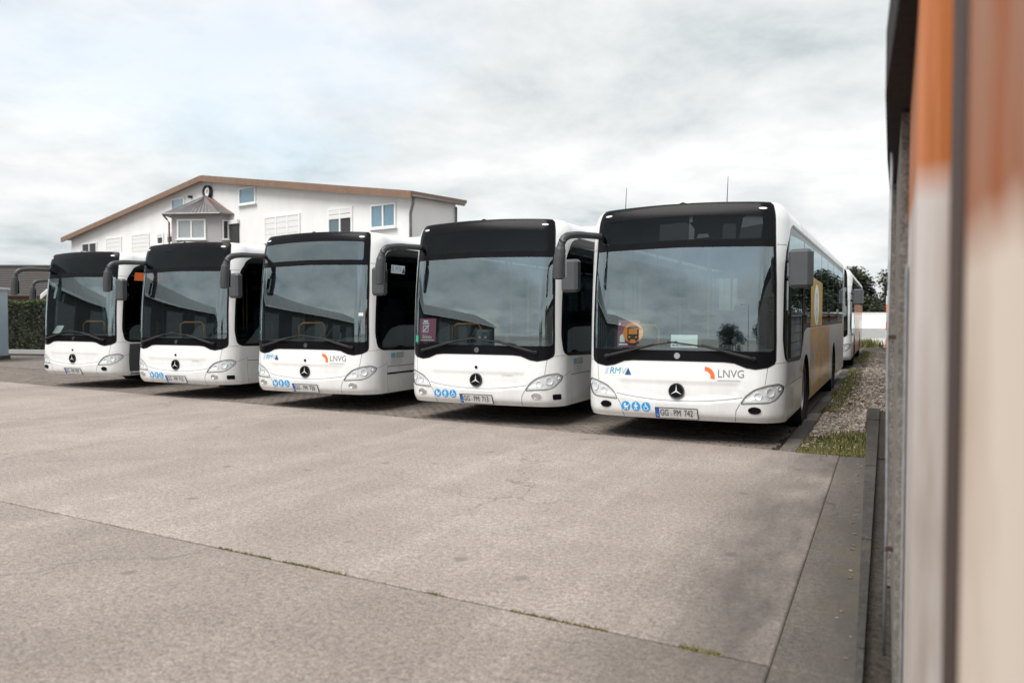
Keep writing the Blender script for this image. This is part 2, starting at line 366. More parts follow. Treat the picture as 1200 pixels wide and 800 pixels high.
def ring_geo(cx, cz, r0, r1, n=24, a0=0, a1=2 * math.pi):
    ts = np.linspace(a0, a1, n + 1); vs = [(cx + r * math.cos(t), cz + r * math.sin(t)) for r in (r0, r1) for t in ts]
    return vs, [(i, n + 1 + i, n + 2 + i, i + 1) for i in range(n)]
def join(*gs):
    vs, fs = [], []
    for g in gs:
        b = len(vs); vs += [tuple(v) for v in g[0]]; fs += [tuple(i + b for i in f) for f in g[1]]
    return vs, fs
def move(g, dx, dz): return [(a + dx, b + dz) for a, b in g[0]], g[1]
def rect_geo(x0, z0, x1, z1): return [(x0, z0), (x1, z0), (x1, z1), (x0, z1)], [(0, 1, 2, 3)]

# ---- roof cap and rear wall closed onto the shell
_top = np.array(sorted(set(round(float(v[0]), 4) for v in SV if abs(v[1] - ZT) < 1e-5 and v[0] > 0.05)))
def roof_extra(vs, fs, nn):
    b = len(vs); pr, _ = PN(_top, np.full(len(_top), ZT)); pl, _ = PN(-_top, np.full(len(_top), ZT)); pc = (pr + pl) / 2; pc[:, 2] += 0.02
    k = len(_top)
    for A in (pl, pc, pr): vs.extend([tuple(v) for v in A]); nn.extend([(0, 0, 1)] * k)
    for i in range(k - 1):
        fs.extend([(b + i, b + k + i, b + k + i + 1, b + i + 1), (b + k + i, b + 2 * k + i, b + 2 * k + i + 1, b + k + i + 1)])
    zz = np.linspace(ZB, ZT, 12); b = len(vs)
    for sg in (1, -1):
        p, _ = PN(np.full(12, sg * SMAX), zz); vs.extend([tuple(v) for v in p]); nn.extend([(0, 1, 0)] * 12)
    fs.extend([(b + i, b + 12 + i, b + 13 + i, b + 1 + i) for i in range(11)])
BODY_ME = shell_mesh('body', ['body'], WHITE, 0, extra=roof_extra)
LINING_ME = shell_mesh('interior_lining', ['body'], INSIDE, -0.035, flip=True)
FRIT_ME = shell_mesh('windscreen_border', ['frit'], BLACK, 0.001)
WIND_ME = shell_mesh('windscreen', ['wind'], SCREEN, 0.0)
DISP_ME = shell_mesh('destination_display', ['disp'], DISPG, 0.0)
DISPR_ME = shell_mesh('destination_display', ['disp'], glass('clear_display_glass', (0.22, 0.24, 0.24), 0.16, 1.0), 0.0)
RIB_ME = {t: shell_mesh('window_band', ['ribbon' + t], BLACK, 0.001) for t in 'RL'}
DRV_ME = {t: shell_mesh('cab_window', ['drv' + t], SIDEG) for t in 'RL'}
PANE_ME = {t: [shell_mesh('side_window', ['pane%d%s' % (i, t)], SIDEG) for i in range(len(PANES))] for t in 'RL'}
HEADL_ME = {t: shell_mesh('headlight', ['head' + t], LENS, 0.002) for t in 'RL'}
HEADB_ME = {t: shell_mesh('reflector', ['head' + t], REFL, -0.012) for t in 'RL'}
def cyl_on(s, z, r, d0, d1, n=20, prof=None):                # short cylinder standing on the shell
    p, nrm = PN(s, z); p, nv = Vector(p), Vector(nrm); a = nv.cross(Vector((0, 0, 1))).normalized(); b = nv.cross(a); mb = MB()
    prof = prof or [(d0, 0.0), (d0, r), (d1, r), (d1, 0.0)]
    vs = [p + nv * d + (a * math.cos(2 * math.pi * k / n) + b * math.sin(2 * math.pi * k / n)) * max(rr, 1e-4) for d, rr in prof for k in range(n)]
    mb.add(vs, [(i * n + k, i * n + (k + 1) % n, (i + 1) * n + (k + 1) % n, (i + 1) * n + k) for i in range(len(prof) - 1) for k in range(n)]); return mb
HEADLIGHT_BITS = {}
for t, sg in (('R', 1), ('L', -1)):
    l = []
    for s, z, r in ((1.13, .668, .058), (.985, .625, .05), (1.255, .718, .030)):
        l.append(cyl_on(sg * s, z, r, 0, 0, 20, [(-.012, r), (-.002, r), (.000, r * .88), (-.011, r * .55), (-.009, 0)]).mesh('lamp', STARM, smooth=False, angle=40))
    HEADLIGHT_BITS[t] = l
    HEADLIGHT_BITS[t + 'i'] = patch('indicator_strip', line_geo([(sg * .83, .553), (sg * 1.10, .567)], .018), LAMPW, d=-.004)
def wheel_mesh():
    ty = MB().lathe([(-.13, .30), (-.145, .36), (-.14, .44), (-.10, .475), (.10, .475), (.14, .44), (.145, .36), (.13, .30)], 36).mesh('tyre', RUBBER, angle=40)
    rm = MB().lathe([(.10, .305), (.125, .30), (.12, .27), (.06, .24), (.05, .16), (.115, .13), (.12, .05), (.12, .001)], 30); rm.lathe([(-.10, .305), (-.12, .27), (-.06, .24), (-.06, .001)], 30)
    for k in range(10):
        t = 2 * math.pi * k / 10; rm.lathe([(.05, .014), (.085, .014), (.085, .001)], 6, c=(0, .2 * math.cos(t), .2 * math.sin(t)))
    return ty, rm.mesh('rim', SILVER, angle=35)
TYRE_ME, RIM_ME = wheel_mesh()
ub = MB(); ub.box((0, 6.2, .30), (2.34, 11.4, .08)); ub.box((0, .75, .34), (2.0, .8, .06))
for sg in (-1, 1):
    for y in AXLES: ub.lathe([(sg * .78, .001), (sg * .78, .585), (sg * 1.262, .585)], 32, 'x', (0, y, .47))
UNDER_ME = ub.mesh('underbody', UNDER)
fl = MB(); fl.box((0, 6.3, .40), (2.36, 11.2, .06)); fl.box((0, 6.3, 2.90), (1.9, 11.2, .05)); fl.box((0, 11.85, 1.3), (2.3, .06, 1.6))
for sg in (-1, 1): fl.box((sg * 1.02, 6.3, 2.80), (.35, 10.6, .12))
FLOOR_ME = fl.mesh('cabin_floor_and_ceiling', INSIDE)
db = MB(); db.box((0, .62, 1.0), (2.3, .55, .28), bev=.05); db.box((.62, .72, 1.14), (.62, .3, .16), bev=.05); db.box((0, .45, 1.165), (2.2, .22, .03), bev=.01)
DASH_ME = db.mesh('dashboard', mat('dashboard_plastic', (0.03, 0.032, 0.035), 0.7, var=.2), angle=40)
SW_ME = MB().lathe([(.20 + .016 * math.cos(t), 0) for t in (0,)], 3).mesh('x', INK) if False else None
sw = MB()
ring = [Vector((.22 * math.cos(t), .22 * math.sin(t) * .8, .22 * math.sin(t) * .6)) + Vector((.62, .98, 1.22)) for t in np.linspace(0, 2 * math.pi, 25)]
sw.tube(ring, .016, 6, False)
for k in (0, 8, 16): sw.tube([ring[k], (.62, .98, 1.20)], .013, 5)
sw.tube([(.62, .98, 1.20), (.62, .85, 1.0)], .03, 6); SW_ME = sw.mesh('steering_wheel', INK, smooth=True)
def seat_mb(hr=True, c=(0, 0, 0)):
    m = MB(); x, y, z = c
    m.mat(0).box((x, y, z + .45), (.44, .42, .10), bev=.03); m.box((x, y + .23, z + .83), (.44, .09, .72), Matrix.Rotation(R(-8), 3, 'X'), bev=.035)
    m.mat(1).box((x, y + .285, z + 1.19), (.30, .08, .16), bev=.03); m.box((x, y, z + .2), (.06, .3, .40)); return m
SEAT_ME = seat_mb().mesh('passenger_seat', [SEATM, SEATL], angle=40)
dsm = MB(); dsm.box((.62, 1.5, 1.02), (.5, .48, .12), bev=.04); dsm.box((.62, 1.76, 1.40), (.48, .11, .75), Matrix.Rotation(R(-8), 3, 'X'), bev=.045); dsm.box((.62, 1.84, 1.83), (.28, .09, .2), bev=.04); dsm.box((.62, 1.5, .7), (.3, .3, .6))
DSEAT_ME = dsm.mesh('driver_seat', SEATM, angle=40)
pm = MB(); pm.box((.66, 2.05, 1.05), (1.15, .05, 1.25)); pm.box((.10, 1.45, .95), (.04, 1.2, .7)); pm.box((.62, 2.05, 2.2), (1.2, .04, .10))
PART_ME = pm.mesh('driver_partition', INSIDE)
def pole_me(x, y): return MB().tube([(x, y, .42), (x, y, 2.86)], .018, 8).mesh('grab_pole', POLE, smooth=True)
POLES = [pole_me(-.02, 1.95), pole_me(-.55, 2.4), pole_me(.35, 4.4), pole_me(-.35, 5.6), pole_me(-.35, 8.2)]
rail = MB(); rail.tube([(-.95, 1.0, 1.00), (-.95, 1.0, 1.42), (-.90, 1.05, 1.47), (-.62, 1.25, 1.47), (-.58, 1.28, 1.40), (-.58, 1.28, 1.05)], .017, 7); RAIL_ME = rail.mesh('door_rail', POLE, smooth=True)
dp = MB(); dp.box((0, .56, 2.70), (2.1, .22, .42), bev=.02); DBOX_ME = dp.mesh('display_box', mat('display_box', (0.022, 0.022, 0.024), 0.6, var=.2, scale=3))
ru = MB()
def hump(y0, y1, w, z0, z1):
    pr = [(-w, z0), (-w, z0 + .04), (-w + .10, z1 - .02), (-w + .22, z1), (w - .22, z1), (w - .10, z1 - .02), (w, z0 + .04), (w, z0)]
    vs = [];
    for y, k in ((y0, .25), (y0 + .18, .8), (y0 + .45, 1), (y1 - .45, 1), (y1 - .18, .8), (y1, .25)):
        vs += [(x * (.9 + .1 * k), y, z0 + (z - z0) * k) for x, z in pr]
    n = len(pr); fs = [(i * n + k, i * n + k + 1, (i + 1) * n + k + 1, (i + 1) * n + k) for i in range(5) for k in range(n - 1)] + [tuple(range(n)), tuple(range(5 * n, 6 * n))]
    ru.add(vs, fs)
hump(3.3, 6.6, .99, 2.97, 3.27); hump(7.6, 11.2, .94, 2.97, 3.20)
ROOF_ME = ru.mesh('roof_unit', WHITE, angle=50)
FAIR = MB()
for sg in (-1, 1):
    for a, b in ((1.15, 2.9),):
        FAIR.box((sg * .86, (a + b) / 2, 3.0), (.16, b - a, .05), bev=.02); FAIR.lathe([(0, .035), (.03, .03), (.04, .001)], 10, 'z', (sg * .86, a + .35, 3.02)); FAIR.lathe([(0, .035), (.03, .03), (.04, .001)], 10, 'z', (sg * .86, a + 1.05, 3.02))
FAIR_ME = FAIR.mesh('roof_edge_fairing', WHITE, angle=40)
# mirrors: the door side hangs from a long bent arm, the cab side sits on a short bracket
def crv(pts, n=6):
    pts = [np.array(p, float) for p in pts]; out = []
    for i in range(len(pts) - 1):
        p0, p1, p2, p3 = pts[max(i - 1, 0)], pts[i], pts[i + 1], pts[min(i + 2, len(pts) - 1)]
        for k in range(n):
            t = k / n; out.append(0.5 * (2 * p1 + (p2 - p0) * t + (2 * p0 - 5 * p1 + 4 * p2 - p3) * t * t + (3 * p1 - p0 - 3 * p2 + p3) * t**3))
    out.append(pts[-1]); return out
am = MB(); ac = crv([(-1.06, .36, 2.66), (-1.22, .10, 2.665), (-1.33, -.10, 2.66), (-1.405, -.25, 2.62), (-1.44, -.31, 2.52), (-1.45, -.33, 2.40)])
am.tube(ac, [.044] * 8 + [.047] * 8 + [.052] * (len(ac) - 16), 12, True, 1.0)
ARM_ME = am.mesh('mirror_arm', DGREY, smooth=True)
hm = MB(); hc = crv([(-1.442, -.315, 2.50), (-1.452, -.325, 2.40), (-1.462, -.33, 2.26), (-1.466, -.33, 2.12), (-1.466, -.33, 2.07)], 4)
hm.tube(hc, [.058] * 2 + [.070] * 3 + [.076] * 6 + [.074] * 3 + [.074, .06, .03][-(len(hc) - 14):], 14, True, 1.0); HOUS_ME = hm.mesh('mirror_housing', DGREY, angle=50)
cm = MB(); cm.box((1.455, .10, 2.16), (.27, .15, .46), Matrix.Rotation(R(-12), 3, 'Z'), bev=.045); CABM_ME = cm.mesh('mirror_housing', [MGREY], angle=25)
BRKT_ME = [MB().tube([(1.22, .46, z), (1.34, .34, z), (1.44, .17, z)], .03, 8).mesh('mirror_bracket', DGREY, smooth=True) for z in (2.28, 2.06)]
mg = MB(); mg.box((1.470, .185, 2.16), (.21, .012, .38), Matrix.Rotation(R(-12), 3, 'Z')); CABG_ME = mg.mesh('mirror_glass', MIRRG)
mg = MB(); mg.box((-1.466, -.244, 2.25), (.13, .012, .30)); HOUG_ME = mg.mesh('mirror_glass', MIRRG)
def wiper(sg):
    p = lambda s, z, d: Vector(PN(s, z, d)[0]); m = MB()
    m.tube([p(sg * .93, 1.075, .01), p(sg * .93, 1.075, .06)], .028, 10)
    m.tube([p(sg * (.93 + (e - .93) * t), 1.075 + (1.235 - 1.075) * t, .055 - .015 * t) for e in (.30,) for t in np.linspace(0, 1, 8)], [.020] * 4 + [.014] * 4, 6)
    m.tube([p(sg * s, z, .028) for s, z in zip(np.linspace(.62, -.12 if sg > 0 else .0, 9), np.linspace(1.185, 1.275, 9))], .010, 6)
    return m.mesh('wiper', RUBBER, smooth=True)
WIP_ME = {1: wiper(1), -1: wiper(-1)}
STAR_D = cyl_on(0, .655, .098, 0, .02, 32, [(.0, .10), (.022, .098), (.022, .001)]).mesh('emblem', BLACK, angle=40)
def star_geo(r, c):
    vs = []
    for k in range(6):
        t = math.pi / 2 + k * math.pi / 3; q = r if k % 2 == 0 else r * .13; vs.append((c[0] + q * math.cos(t), c[1] + q * math.sin(t)))
    vs.append(c); return vs, [(6, k, (k + 1) % 6) for k in range(6)]
STAR_ME = patch('emblem_star', star_geo(.085, (0, .655)), STARM, d=.026); RINGE_ME = patch('emblem_ring', ring_geo(0, .655, .088, .099, 32), mat('dark_chrome', (.10, .10, .105), .3, metal=.6, var=.1), d=.0255)
BADGE_ME = cyl_on(0, 1.098, .038, 0, .012, 20).mesh('badge', CHROME, angle=40)
BADGE2 = patch('badge_star', join(star_geo(.026, (0, 1.098)), ring_geo(0, 1.098, .026, .031, 16)), INK, d=.0135)
CAMDOT = cyl_on(0, .845, .022, 0, .012, 14).mesh('sensor', BLACK, angle=40)
MARK_ME = {sg: patch('marker_light', ell_geo(sg * .99, 2.90, .05, .013, 16), LAMPW, d=.008) for sg in (1, -1)}
FOG_ME = {sg: cyl_on(sg * .945, .448, .06, 0, 0, 24, [(.0, .078), (.012, .074), (.013, .062), (.003, .056), (.003, .001)]) for sg in (1, -1)}
def fog_me(sg, m):
    p, nrm = PN(sg * .945, .45); me = FOG_ME[sg].mesh('fog_light', m, angle=40)
    c = np.array(p)
    for v in me.vertices: v.co.z = c[2] + (v.co.z - c[2]) * .58
    return me
FOGD = {sg: fog_me(sg, BLACK) for sg in (1, -1)}; FOGC = {sg: fog_me(sg, CHROME) for sg in (1, -1)}
TOW_ME = patch('recess_cover', poly_geo(rnd([(1.17, .395), (1.31, .395), (1.31, .475), (1.17, .475)], .02)), BLACK, d=.003)
seams = [line_geo([(s, .60 - .06 * 0 + .0 - .072 * (1 - (s / .8)**2)) for s in np.linspace(-.80, .80, 25)], .006)]
for sg in (1, -1):
    seams += [line_geo([(sg * .775, .525), (sg * .73, .44), (sg * .71, .30)], .008), line_geo([(sg * 1.09, .975), (sg * 1.075, .86), (sg * 1.06, .758)], .006),
              line_geo([(sg * 1.35, .73), (sg * 1.62, .80), (sg * 1.62, .30)], .006), line_geo([(sg * 1.17, 2.47), (sg * 1.34, 2.47)], .006), line_geo([(sg * 1.175, 1.02), (sg * 1.40, 1.03)], .005),
              line_geo([(sg * 1.62, .74), (sg * 3.2, .74)], .012), line_geo([(sg * 2.9, .985), (sg * 2.9, .30)], .008)]
    seams += [line_geo([(sg * a, .55), (sg * 12.5, .55)], .008) for a in (4.45,)] + [line_geo([(sg * a, 1.40), (sg * a, .30)], .008) for a in (4.6, 6.1, 7.6, 9.0, 10.7)]
SEAM_ME = patch('panel_seam', join(*seams), GAP, d=.0015)
HEADRIM = {t: patch('headlight_rim', line_geo(([(a if t == 'R' else -a, b) for a, b in HEAD + HEAD[:1]]), .010, .03), GAP, d=.003) for t in 'RL'}
RAILS = [patch('drip_rail', line_geo([(sg * 1.78, 2.745), (sg * 12.55, 2.745)], .035, .15), BLACK, d=.006) for sg in (1, -1)]
GASKET = patch('windscreen_gasket', line_geo(WIN_OUT + WIN_OUT[:1], .012), RUBBER, d=.0025)
# pictograms
def pict(kind, cx, cz, k=1.0):
    d = lambda a, b, r, n=10: ell_geo(cx + a * k, cz + b * k, r * k, r * k, n)
    ln = lambda pts, w: line_geo([(cx + a * k, cz + b * k) for a, b in pts], w * k, 1)
    pg = lambda pts: ([(cx + a * k, cz + b * k) for a, b in pts], [tuple(range(len(pts)))])
    if kind == 'pram':
        t = np.linspace(math.pi, 2 * math.pi, 9)
        return join(pg([(.032 * math.cos(a) + .002, .005 + .028 * math.sin(a)) for a in t]), pg([(-.03, .01), (-.002, .01), (-.002, .038), (-.02, .032)]), ln([(.034, .005), (.046, .028)], .006), d(-.014, -.035, .0085), d(.018, -.035, .0085))
    if kind == 'walker':
        return join(d(0, .037, .0105), pg([(-.013, .022), (.013, .022), (.011, -.008), (-.011, -.008)]), ln([(-.006, -.008), (-.016, -.045)], .010), ln([(.006, -.008), (.014, -.045)], .010), ln([(.012, .02), (.026, -.005)], .007), ln([(-.012, .02), (-.024, -.006)], .007))
    return join(d(-.006, .038, .009), ln([(-.004, .027), (0, .0)], .010), ln([(0, .0), (.02, -.002), (.03, -.032)], .009), ln([(-.002, .014), (.018, .012)], .006), ring_geo(cx + .0 * k, cz - .014 * k, .022 * k, .029 * k, 14, math.pi * .6, math.pi * 2.05))
PICX = (-.665, -.530, -.395)
PDISC = [patch('pictogram', ell_geo(x, .438, .0605, .0605, 28), CYAN, d=.004) for x in PICX]
PSYM = [patch('symbol', pict(k, x, .438, 1.05), PICW, d=.006) for k, x in zip(('pram', 'walker', 'wheelchair'), PICX)]
# plate
PLATE_ME = None
def plate_parts(num, root):
    def q(name, g, m, d): return link(name, patch(name, g, m, 0, .383, d), root)
    pl = q('number_plate', rect_geo(-.272, -.064, .272, .064), INK, .0225)
    for nm, g, m, d in (('plate_face', rect_geo(-.262, -.055, .262, .055), PLATE, .024), ('plate_band', rect_geo(-.262, -.055, -.216, .055), EUBLUE, .0245)):
        o = q(nm, g, m, d); o.parent = pl
    for ch, x in (('GG', -.205), ('PM', -.035), (num, .098)):
        o = q('plate_lettering', move(text_geo(ch, .105, .73, .0010), x, 0), INK, .0255); o.parent = pl
    o = q('plate_seal', ell_geo(-.062, -.012, .014, .014, 12), LINK, .0252); o.parent = pl
    o = q('plate_country_letter', move(text_geo('D', .035, 1, .001, 'CENTER'), -.239, -.03), PICW, .0255); o.parent = pl
    return pl
def rmv(name, root, s0, z0, h, d=.004, parentless=None):
    """faded bars, letters and a triangle: one transport sticker"""
    w = h * .22; base = patch(name, join(*[([(i * w * 1.05 - .02, 0), (i * w * 1.05 - .02 + w * (.35 + .2 * i), 0), (i * w * 1.05 + w * (.35 + .2 * i), h), (i * w * 1.05, h)], [(0, 1, 2, 3)]) for i in range(2)]), SKYP, s0, z0 - h / 2, d)
    b = link(name, base, root)
    for ch, x, m in (('R', .5, CYAN), ('M', 1.25, TEAL), ('V', 2.30, SKYP)):
        link('logo_letter', patch('logo_letter', move(text_geo(ch, h * 1.36, .98, h * .035, 'LEFT', .18), x * h, h / 2), m, s0, z0 - h / 2, d + .001), b)
    link('logo_triangle', patch('logo_triangle', ([(3.0 * h, 0), (4.0 * h, 0), (3.5 * h, h * 1.02)], [(0, 1, 2)]), NAVY, s0, z0 - h / 2, d + .002), b)
    return b
def arc_logo(root):
    b = link('orange_logo', patch('orange_logo', ring_geo(.345, .845, .075, .125, 14, R(-12), R(88)), LOGOO, 0, 0, .004), root)
    link('logo_lettering', patch('logo_lettering', move(text_geo('LNVG', .135, .92, .0008), .50, .885), GINK, d=.004), b)
    link('logo_small_print', patch('logo_small_print', rect_geo(.50, .800, .775, .812), LINK, d=.004), b)
    return b
def info_sticker(root, s0=1.72, z0=.80, blue=True):
    g = [rect_geo(.0, y, w, y + .012) for y, w in ((.0, .33), (.035, .38), (.07, .36), (.105, .40))]
    b = link('info_sticker', patch('info_sticker', join(*g), LINK, s0, z0 - .03, .003), root)
    link('sticker_print', patch('sticker_print', rect_geo(0, 0, .13, .075), TEAL, s0, z0 + .09, .003), b)
    link('sticker_print', patch('sticker_print', join(*[rect_geo(.15, y, .40, y + .014) for y in (.0, .03, .06)]), GINK, s0, z0 + .09, .003), b)
    return b
def bus(label, loc, rz, num, cfg):
    root = empty('bus', loc, rz); tag(root, label, 'bus', cfg.get('group'))
    L = lambda n, me, p=root: link(n, me, p)
    L('body', BODY_ME); L('interior_lining', LINING_ME); L('underbody', UNDER_ME); L('cabin_floor', FLOOR_ME)
    w = L('windscreen', WIND_ME); L('windscreen_border', FRIT_ME, w); L('windscreen_gasket', GASKET, w)
    L('destination_display', DISPR_ME if 'clear' in cfg else DISP_ME); L('display_box', DBOX_ME)
    for t in 'RL':
        wb = L('window_band', RIB_ME[t]); L('cab_window', DRV_ME[t], wb)
        for me in PANE_ME[t]: L('side_window', me, wb)
        L('drip_rail', RAILS[0 if t == 'R' else 1], wb)
        h = L('headlight', HEADL_ME[t]); L('reflector', HEADB_ME[t], h); L('headlight_rim', HEADRIM[t], h); L('indicator_strip', HEADLIGHT_BITS[t + 'i'], h)
        for me in HEADLIGHT_BITS[t]: L('lamp', me, h)
    for sg in (1, -1):
        L('wiper', WIP_ME[sg]); L('marker_light', MARK_ME[sg]); L('fog_light', (FOGC if 'fogc' in cfg else FOGD)[sg])
        for y in AXLES:
            wh = empty('wheel', (sg * 1.10, y, .475), 0 if sg > 0 else math.pi); wh.parent = root; L('tyre', TYRE_ME, wh); L('rim', RIM_ME, wh)
    L('panel_seam', SEAM_ME); e = L('emblem', STAR_D); L('emblem_star', STAR_ME, e); L('emblem_ring', RINGE_ME, e)
    b = L('badge', BADGE_ME); L('badge_star', BADGE2, b)
    if 'dot' in cfg: L('sensor', CAMDOT)
    if 'tow' in cfg: L('recess_cover', TOW_ME)
    if 'pict' in cfg:
        for a, b in zip(PDISC, PSYM): L('symbol', b, L('pictogram', a))
    plate_parts(num, root)
    if 'lnvg' in cfg: arc_logo(root); rmv('transport_logo', root, -.95, .885, .088)
    if 'name' in cfg: L('model_lettering', patch('model_lettering', move(text_geo('CITARO', .045, 1.0, .0005), .42, .735), LINK, d=.004))
    if 'info' in cfg: info_sticker(root)
    for f in cfg.get('extra', ()): f(root)
    a = L('mirror_arm', ARM_ME); h = L('mirror_housing', HOUS_ME, a); L('mirror_glass', HOUG_ME, a)
    m = L('side_mirror', CABM_ME); [L('mirror_bracket', q, m) for q in BRKT_ME]; L('mirror_glass', CABG_ME, m)
    L('roof_unit', ROOF_ME); L('roof_edge_fairing', FAIR_ME)
    L('dashboard', DASH_ME); L('steering_wheel', SW_ME); L('driver_seat', DSEAT_ME); L('driver_partition', PART_ME); L('door_rail', RAIL_ME)
    for me in POLES[:cfg.get('poles', 5)]: L('grab_pole', me)
    for k in range(cfg.get('rows', 6)):
        for x in (-.92, -.46, .46, .92):
            if k < 1 and x < 0: continue
            s = L('passenger_seat', SEAT_ME); s.location = (x, 3.0 + k * .82, .43); s.rotation_euler = (0, 0, 0)
    return root
# ---- extras of single buses
def orange_patch(r): link('orange_destination_patch', patch('orange_destination_patch', poly_geo([(1.52, 2.38), (2.60, 2.38), (2.60, 2.56), (1.52, 2.56)], .1), LOGOO, d=.004), r)
def grey_panel(r): link('grey_door_panel', patch('grey_door_panel', poly_geo([(1.46, .31), (3.15, .31), (3.15, .985), (1.46, .985)], .1), GPANEL, d=.003), r)
def black_strip(r): link('trim_strip', patch('trim_strip', line_geo([(1.62, .62), (3.15, .62)], .03, .1), BLACK, d=.003), r)
def window_rmv(r):
    b = link('window_sticker', patch('window_sticker', rect_geo(0, -.07, .48, .07), PICW, 1.66, 2.40, .004), r)
    for ch, x, m in (('R', .02, CYAN), ('M', .14, TEAL), ('V', .27, CYAN)): link('logo_letter', patch('logo_letter', move(text_geo(ch, .15, .95, .004), x, 0), m, 1.66, 2.40, .006), b)
    link('logo_triangle', patch('logo_triangle', ([(.37, -.06), (.48, -.06), (.44, .05)], [(0, 1, 2)]), NAVY, 1.66, 2.40, .0065), b)
def green_dot(r): link('windscreen_sticker', patch('windscreen_sticker', ell_geo(-1.10, 1.31, .026, .03, 14), GREENS, d=.003), r)
def green_tag(r): link('windscreen_sticker', patch('windscreen_sticker', rect_geo(-1.14, 1.20, -1.06, 1.30), GREENS, d=.003), r)
def small_tag(r): link('windscreen_sticker', patch('windscreen_sticker', rect_geo(1.03, 1.60, 1.10, 1.65), PICW, d=.003), r)
def wrap_mat(name, stops):
    m = mat(name, (0.6, 0.5, 0.3), 0.3, coat=.5); nt = m.node_tree; b = nt.nodes['Principled BSDF']
    t = N(nt, 'ShaderNodeTexCoord'); mp = N(nt, 'ShaderNodeMapping'); mp.inputs['Scale'].default_value = (.6, .6, .9); n = N(nt, 'ShaderNodeTexNoise'); n.inputs['Scale'].default_value = 2.4; n.inputs['Detail'].default_value = 5
    r = N(nt, 'ShaderNodeValToRGB'); e = r.color_ramp.elements; e[0].position, e[0].color = stops[0][0], (*stops[0][1], 1); e[1].position, e[1].color = stops[1][0], (*stops[1][1], 1)
    for p, c in stops[2:]: e.new(p).color = (*c, 1)
    nt.links.new(t.outputs['Object'], mp.inputs[0]); nt.links.new(mp.outputs[0], n.inputs[0]); nt.links.new(n.outputs[0], r.inputs[0]); nt.links.new(r.outputs[0], b.inputs['Base Color']); return m
SAND = wrap_mat('printed_wrap_sand', [(.34, (.62, .38, .34)), (.43, (.84, .54, .12)), (.53, (.80, .36, .06)), (.64, (.42, .46, .38))])
SANDT = mat('printed_wrap_yellow', (.88, .56, .08), .3, coat=.5, var=.2, scale=2)
RUST = wrap_mat('printed_wrap_orange', [(.34, (.66, .44, .34)), (.40, (.82, .24, .04)), (.62, (.72, .17, .03)), (.68, (.30, .40, .36))])
def side_wrap(r):
    a = ARCH[0]; e0 = 4.42
    b = link('printed_wrap', patch('printed_wrap', poly_geo([(e0, .31), (8.3, .31), (8.3, 1.40), (e0, 1.40)], .2), SAND, d=.003), r)
    link('printed_window_film', patch('printed_window_film', poly_geo([(4.35, 1.43), (6.5, 1.43), (6.5, 2.18), (4.35, 2.22)], .2), SANDT, d=.004), b)
    link('printed_oval', patch('printed_oval', poly_geo(ell(5.35, 1.78, .46, .34, 28), .15), PICW, d=.006), b)
    link('oval_letter', patch('oval_letter', join(ring_geo(5.35, 1.83, .10, .16, 18), ring_geo(5.35, 1.70, .12, .17, 18, math.pi, 2 * math.pi)), LINK, d=.008), b)
    for dx in (0, 1.5): link('printed_shape', patch('printed_shape', poly_geo(chaikin([(4.7 + dx, .50), (5.2 + dx, .45), (5.35 + dx, .75), (5.15 + dx, 1.15), (4.9 + dx, 1.05), (4.95 + dx, .75)], 2), .15), mat('pale_print', (.72, .60, .46), .3, coat=.5, var=.2), d=.005), b)
    link('door_notice', patch('door_notice', join(*[rect_geo(1.70, z, 2.15 + .1 * (i % 2), z + .012) for i, z in enumerate(np.arange(.42, .70, .04))]), LINK, d=.003), r)
    link('side_indicator', patch('side_indicator', poly_geo(rnd([(3.02, .80), (3.14, .80), (3.14, .90), (3.02, .90)], .02)), ORANGE, d=.012), r)
def rear_wrap(r):
    b = link('printed_wrap', patch('printed_wrap', poly_geo([(4.5, .35), (8.7, .35), (8.7, 1.40), (4.5, 1.40)], .2), RUST, d=.003), r)
    link('printed_window_film', patch('printed_window_film', poly_geo([(3.4, 1.37), (12.4, 1.43), (12.4, 2.02), (3.4, 2.02)], .3), RUST, d=.004), b)
def aerials(r):
    for x, y, h in ((-.85, .55, .30), (.52, .45, .34)):
        link('aerial', MB().tube([(x, y, 2.98), (x, y, 3.03), (x + .012, y, 3.03 + h)], [.012, .006, .003], 6).mesh('aerial', INK), r)
def display_shapes(r):  # flat grey seat outlines set just behind the display glass
    ms = [mat('display_shape_dark', (.045, .047, .05), .5, var=.2), mat('display_shape_light', (.26, .26, .27), .5, var=.2)]; f = lambda s, z: Vector(PN(s, z, -.028)[0])
    def shape(mi, pts): MB().add([f(*p) for p in pts], [tuple(range(len(pts)))]).build('display_shape', ms[mi], r)
    SEATK = [(-.28, 2.55), (.10, 2.55), (.10, 2.72), (.06, 2.75), (-.28, 2.74)]
    shape(0, SEATK); shape(1, [(.10, 2.55), (.17, 2.55), (.17, 2.67), (.10, 2.75)]); shape(1, [(.20, 2.56), (.36, 2.57), (.34, 2.61), (.22, 2.61)])
    shape(0, [(.52, 2.55), (.68, 2.55), (.68, 2.70), (.66, 2.72), (.54, 2.72), (.52, 2.70)])
    shape(0, [(.72, 2.55), (.98, 2.55), (1.0, 2.72), (.74, 2.67)]); shape(1, [(.74, 2.67), (1.0, 2.72), (.99, 2.81), (.94, 2.83), (.80, 2.82), (.76, 2.79)])
    shape(1, [(.10, 2.75), (.14, 2.75), (.14, 2.86), (.10, 2.86)])
GR = 'white city buses parked in a row across the yard'
B = {}
B[5] = bus('white bus nearest the wall, sand coloured wrap on its side, round orange sign in front', (-2.375, 9.97, 0), R(-.6), '742', dict(group=GR, pict=1, lnvg=1, extra=(side_wrap, aerials, display_shapes)))
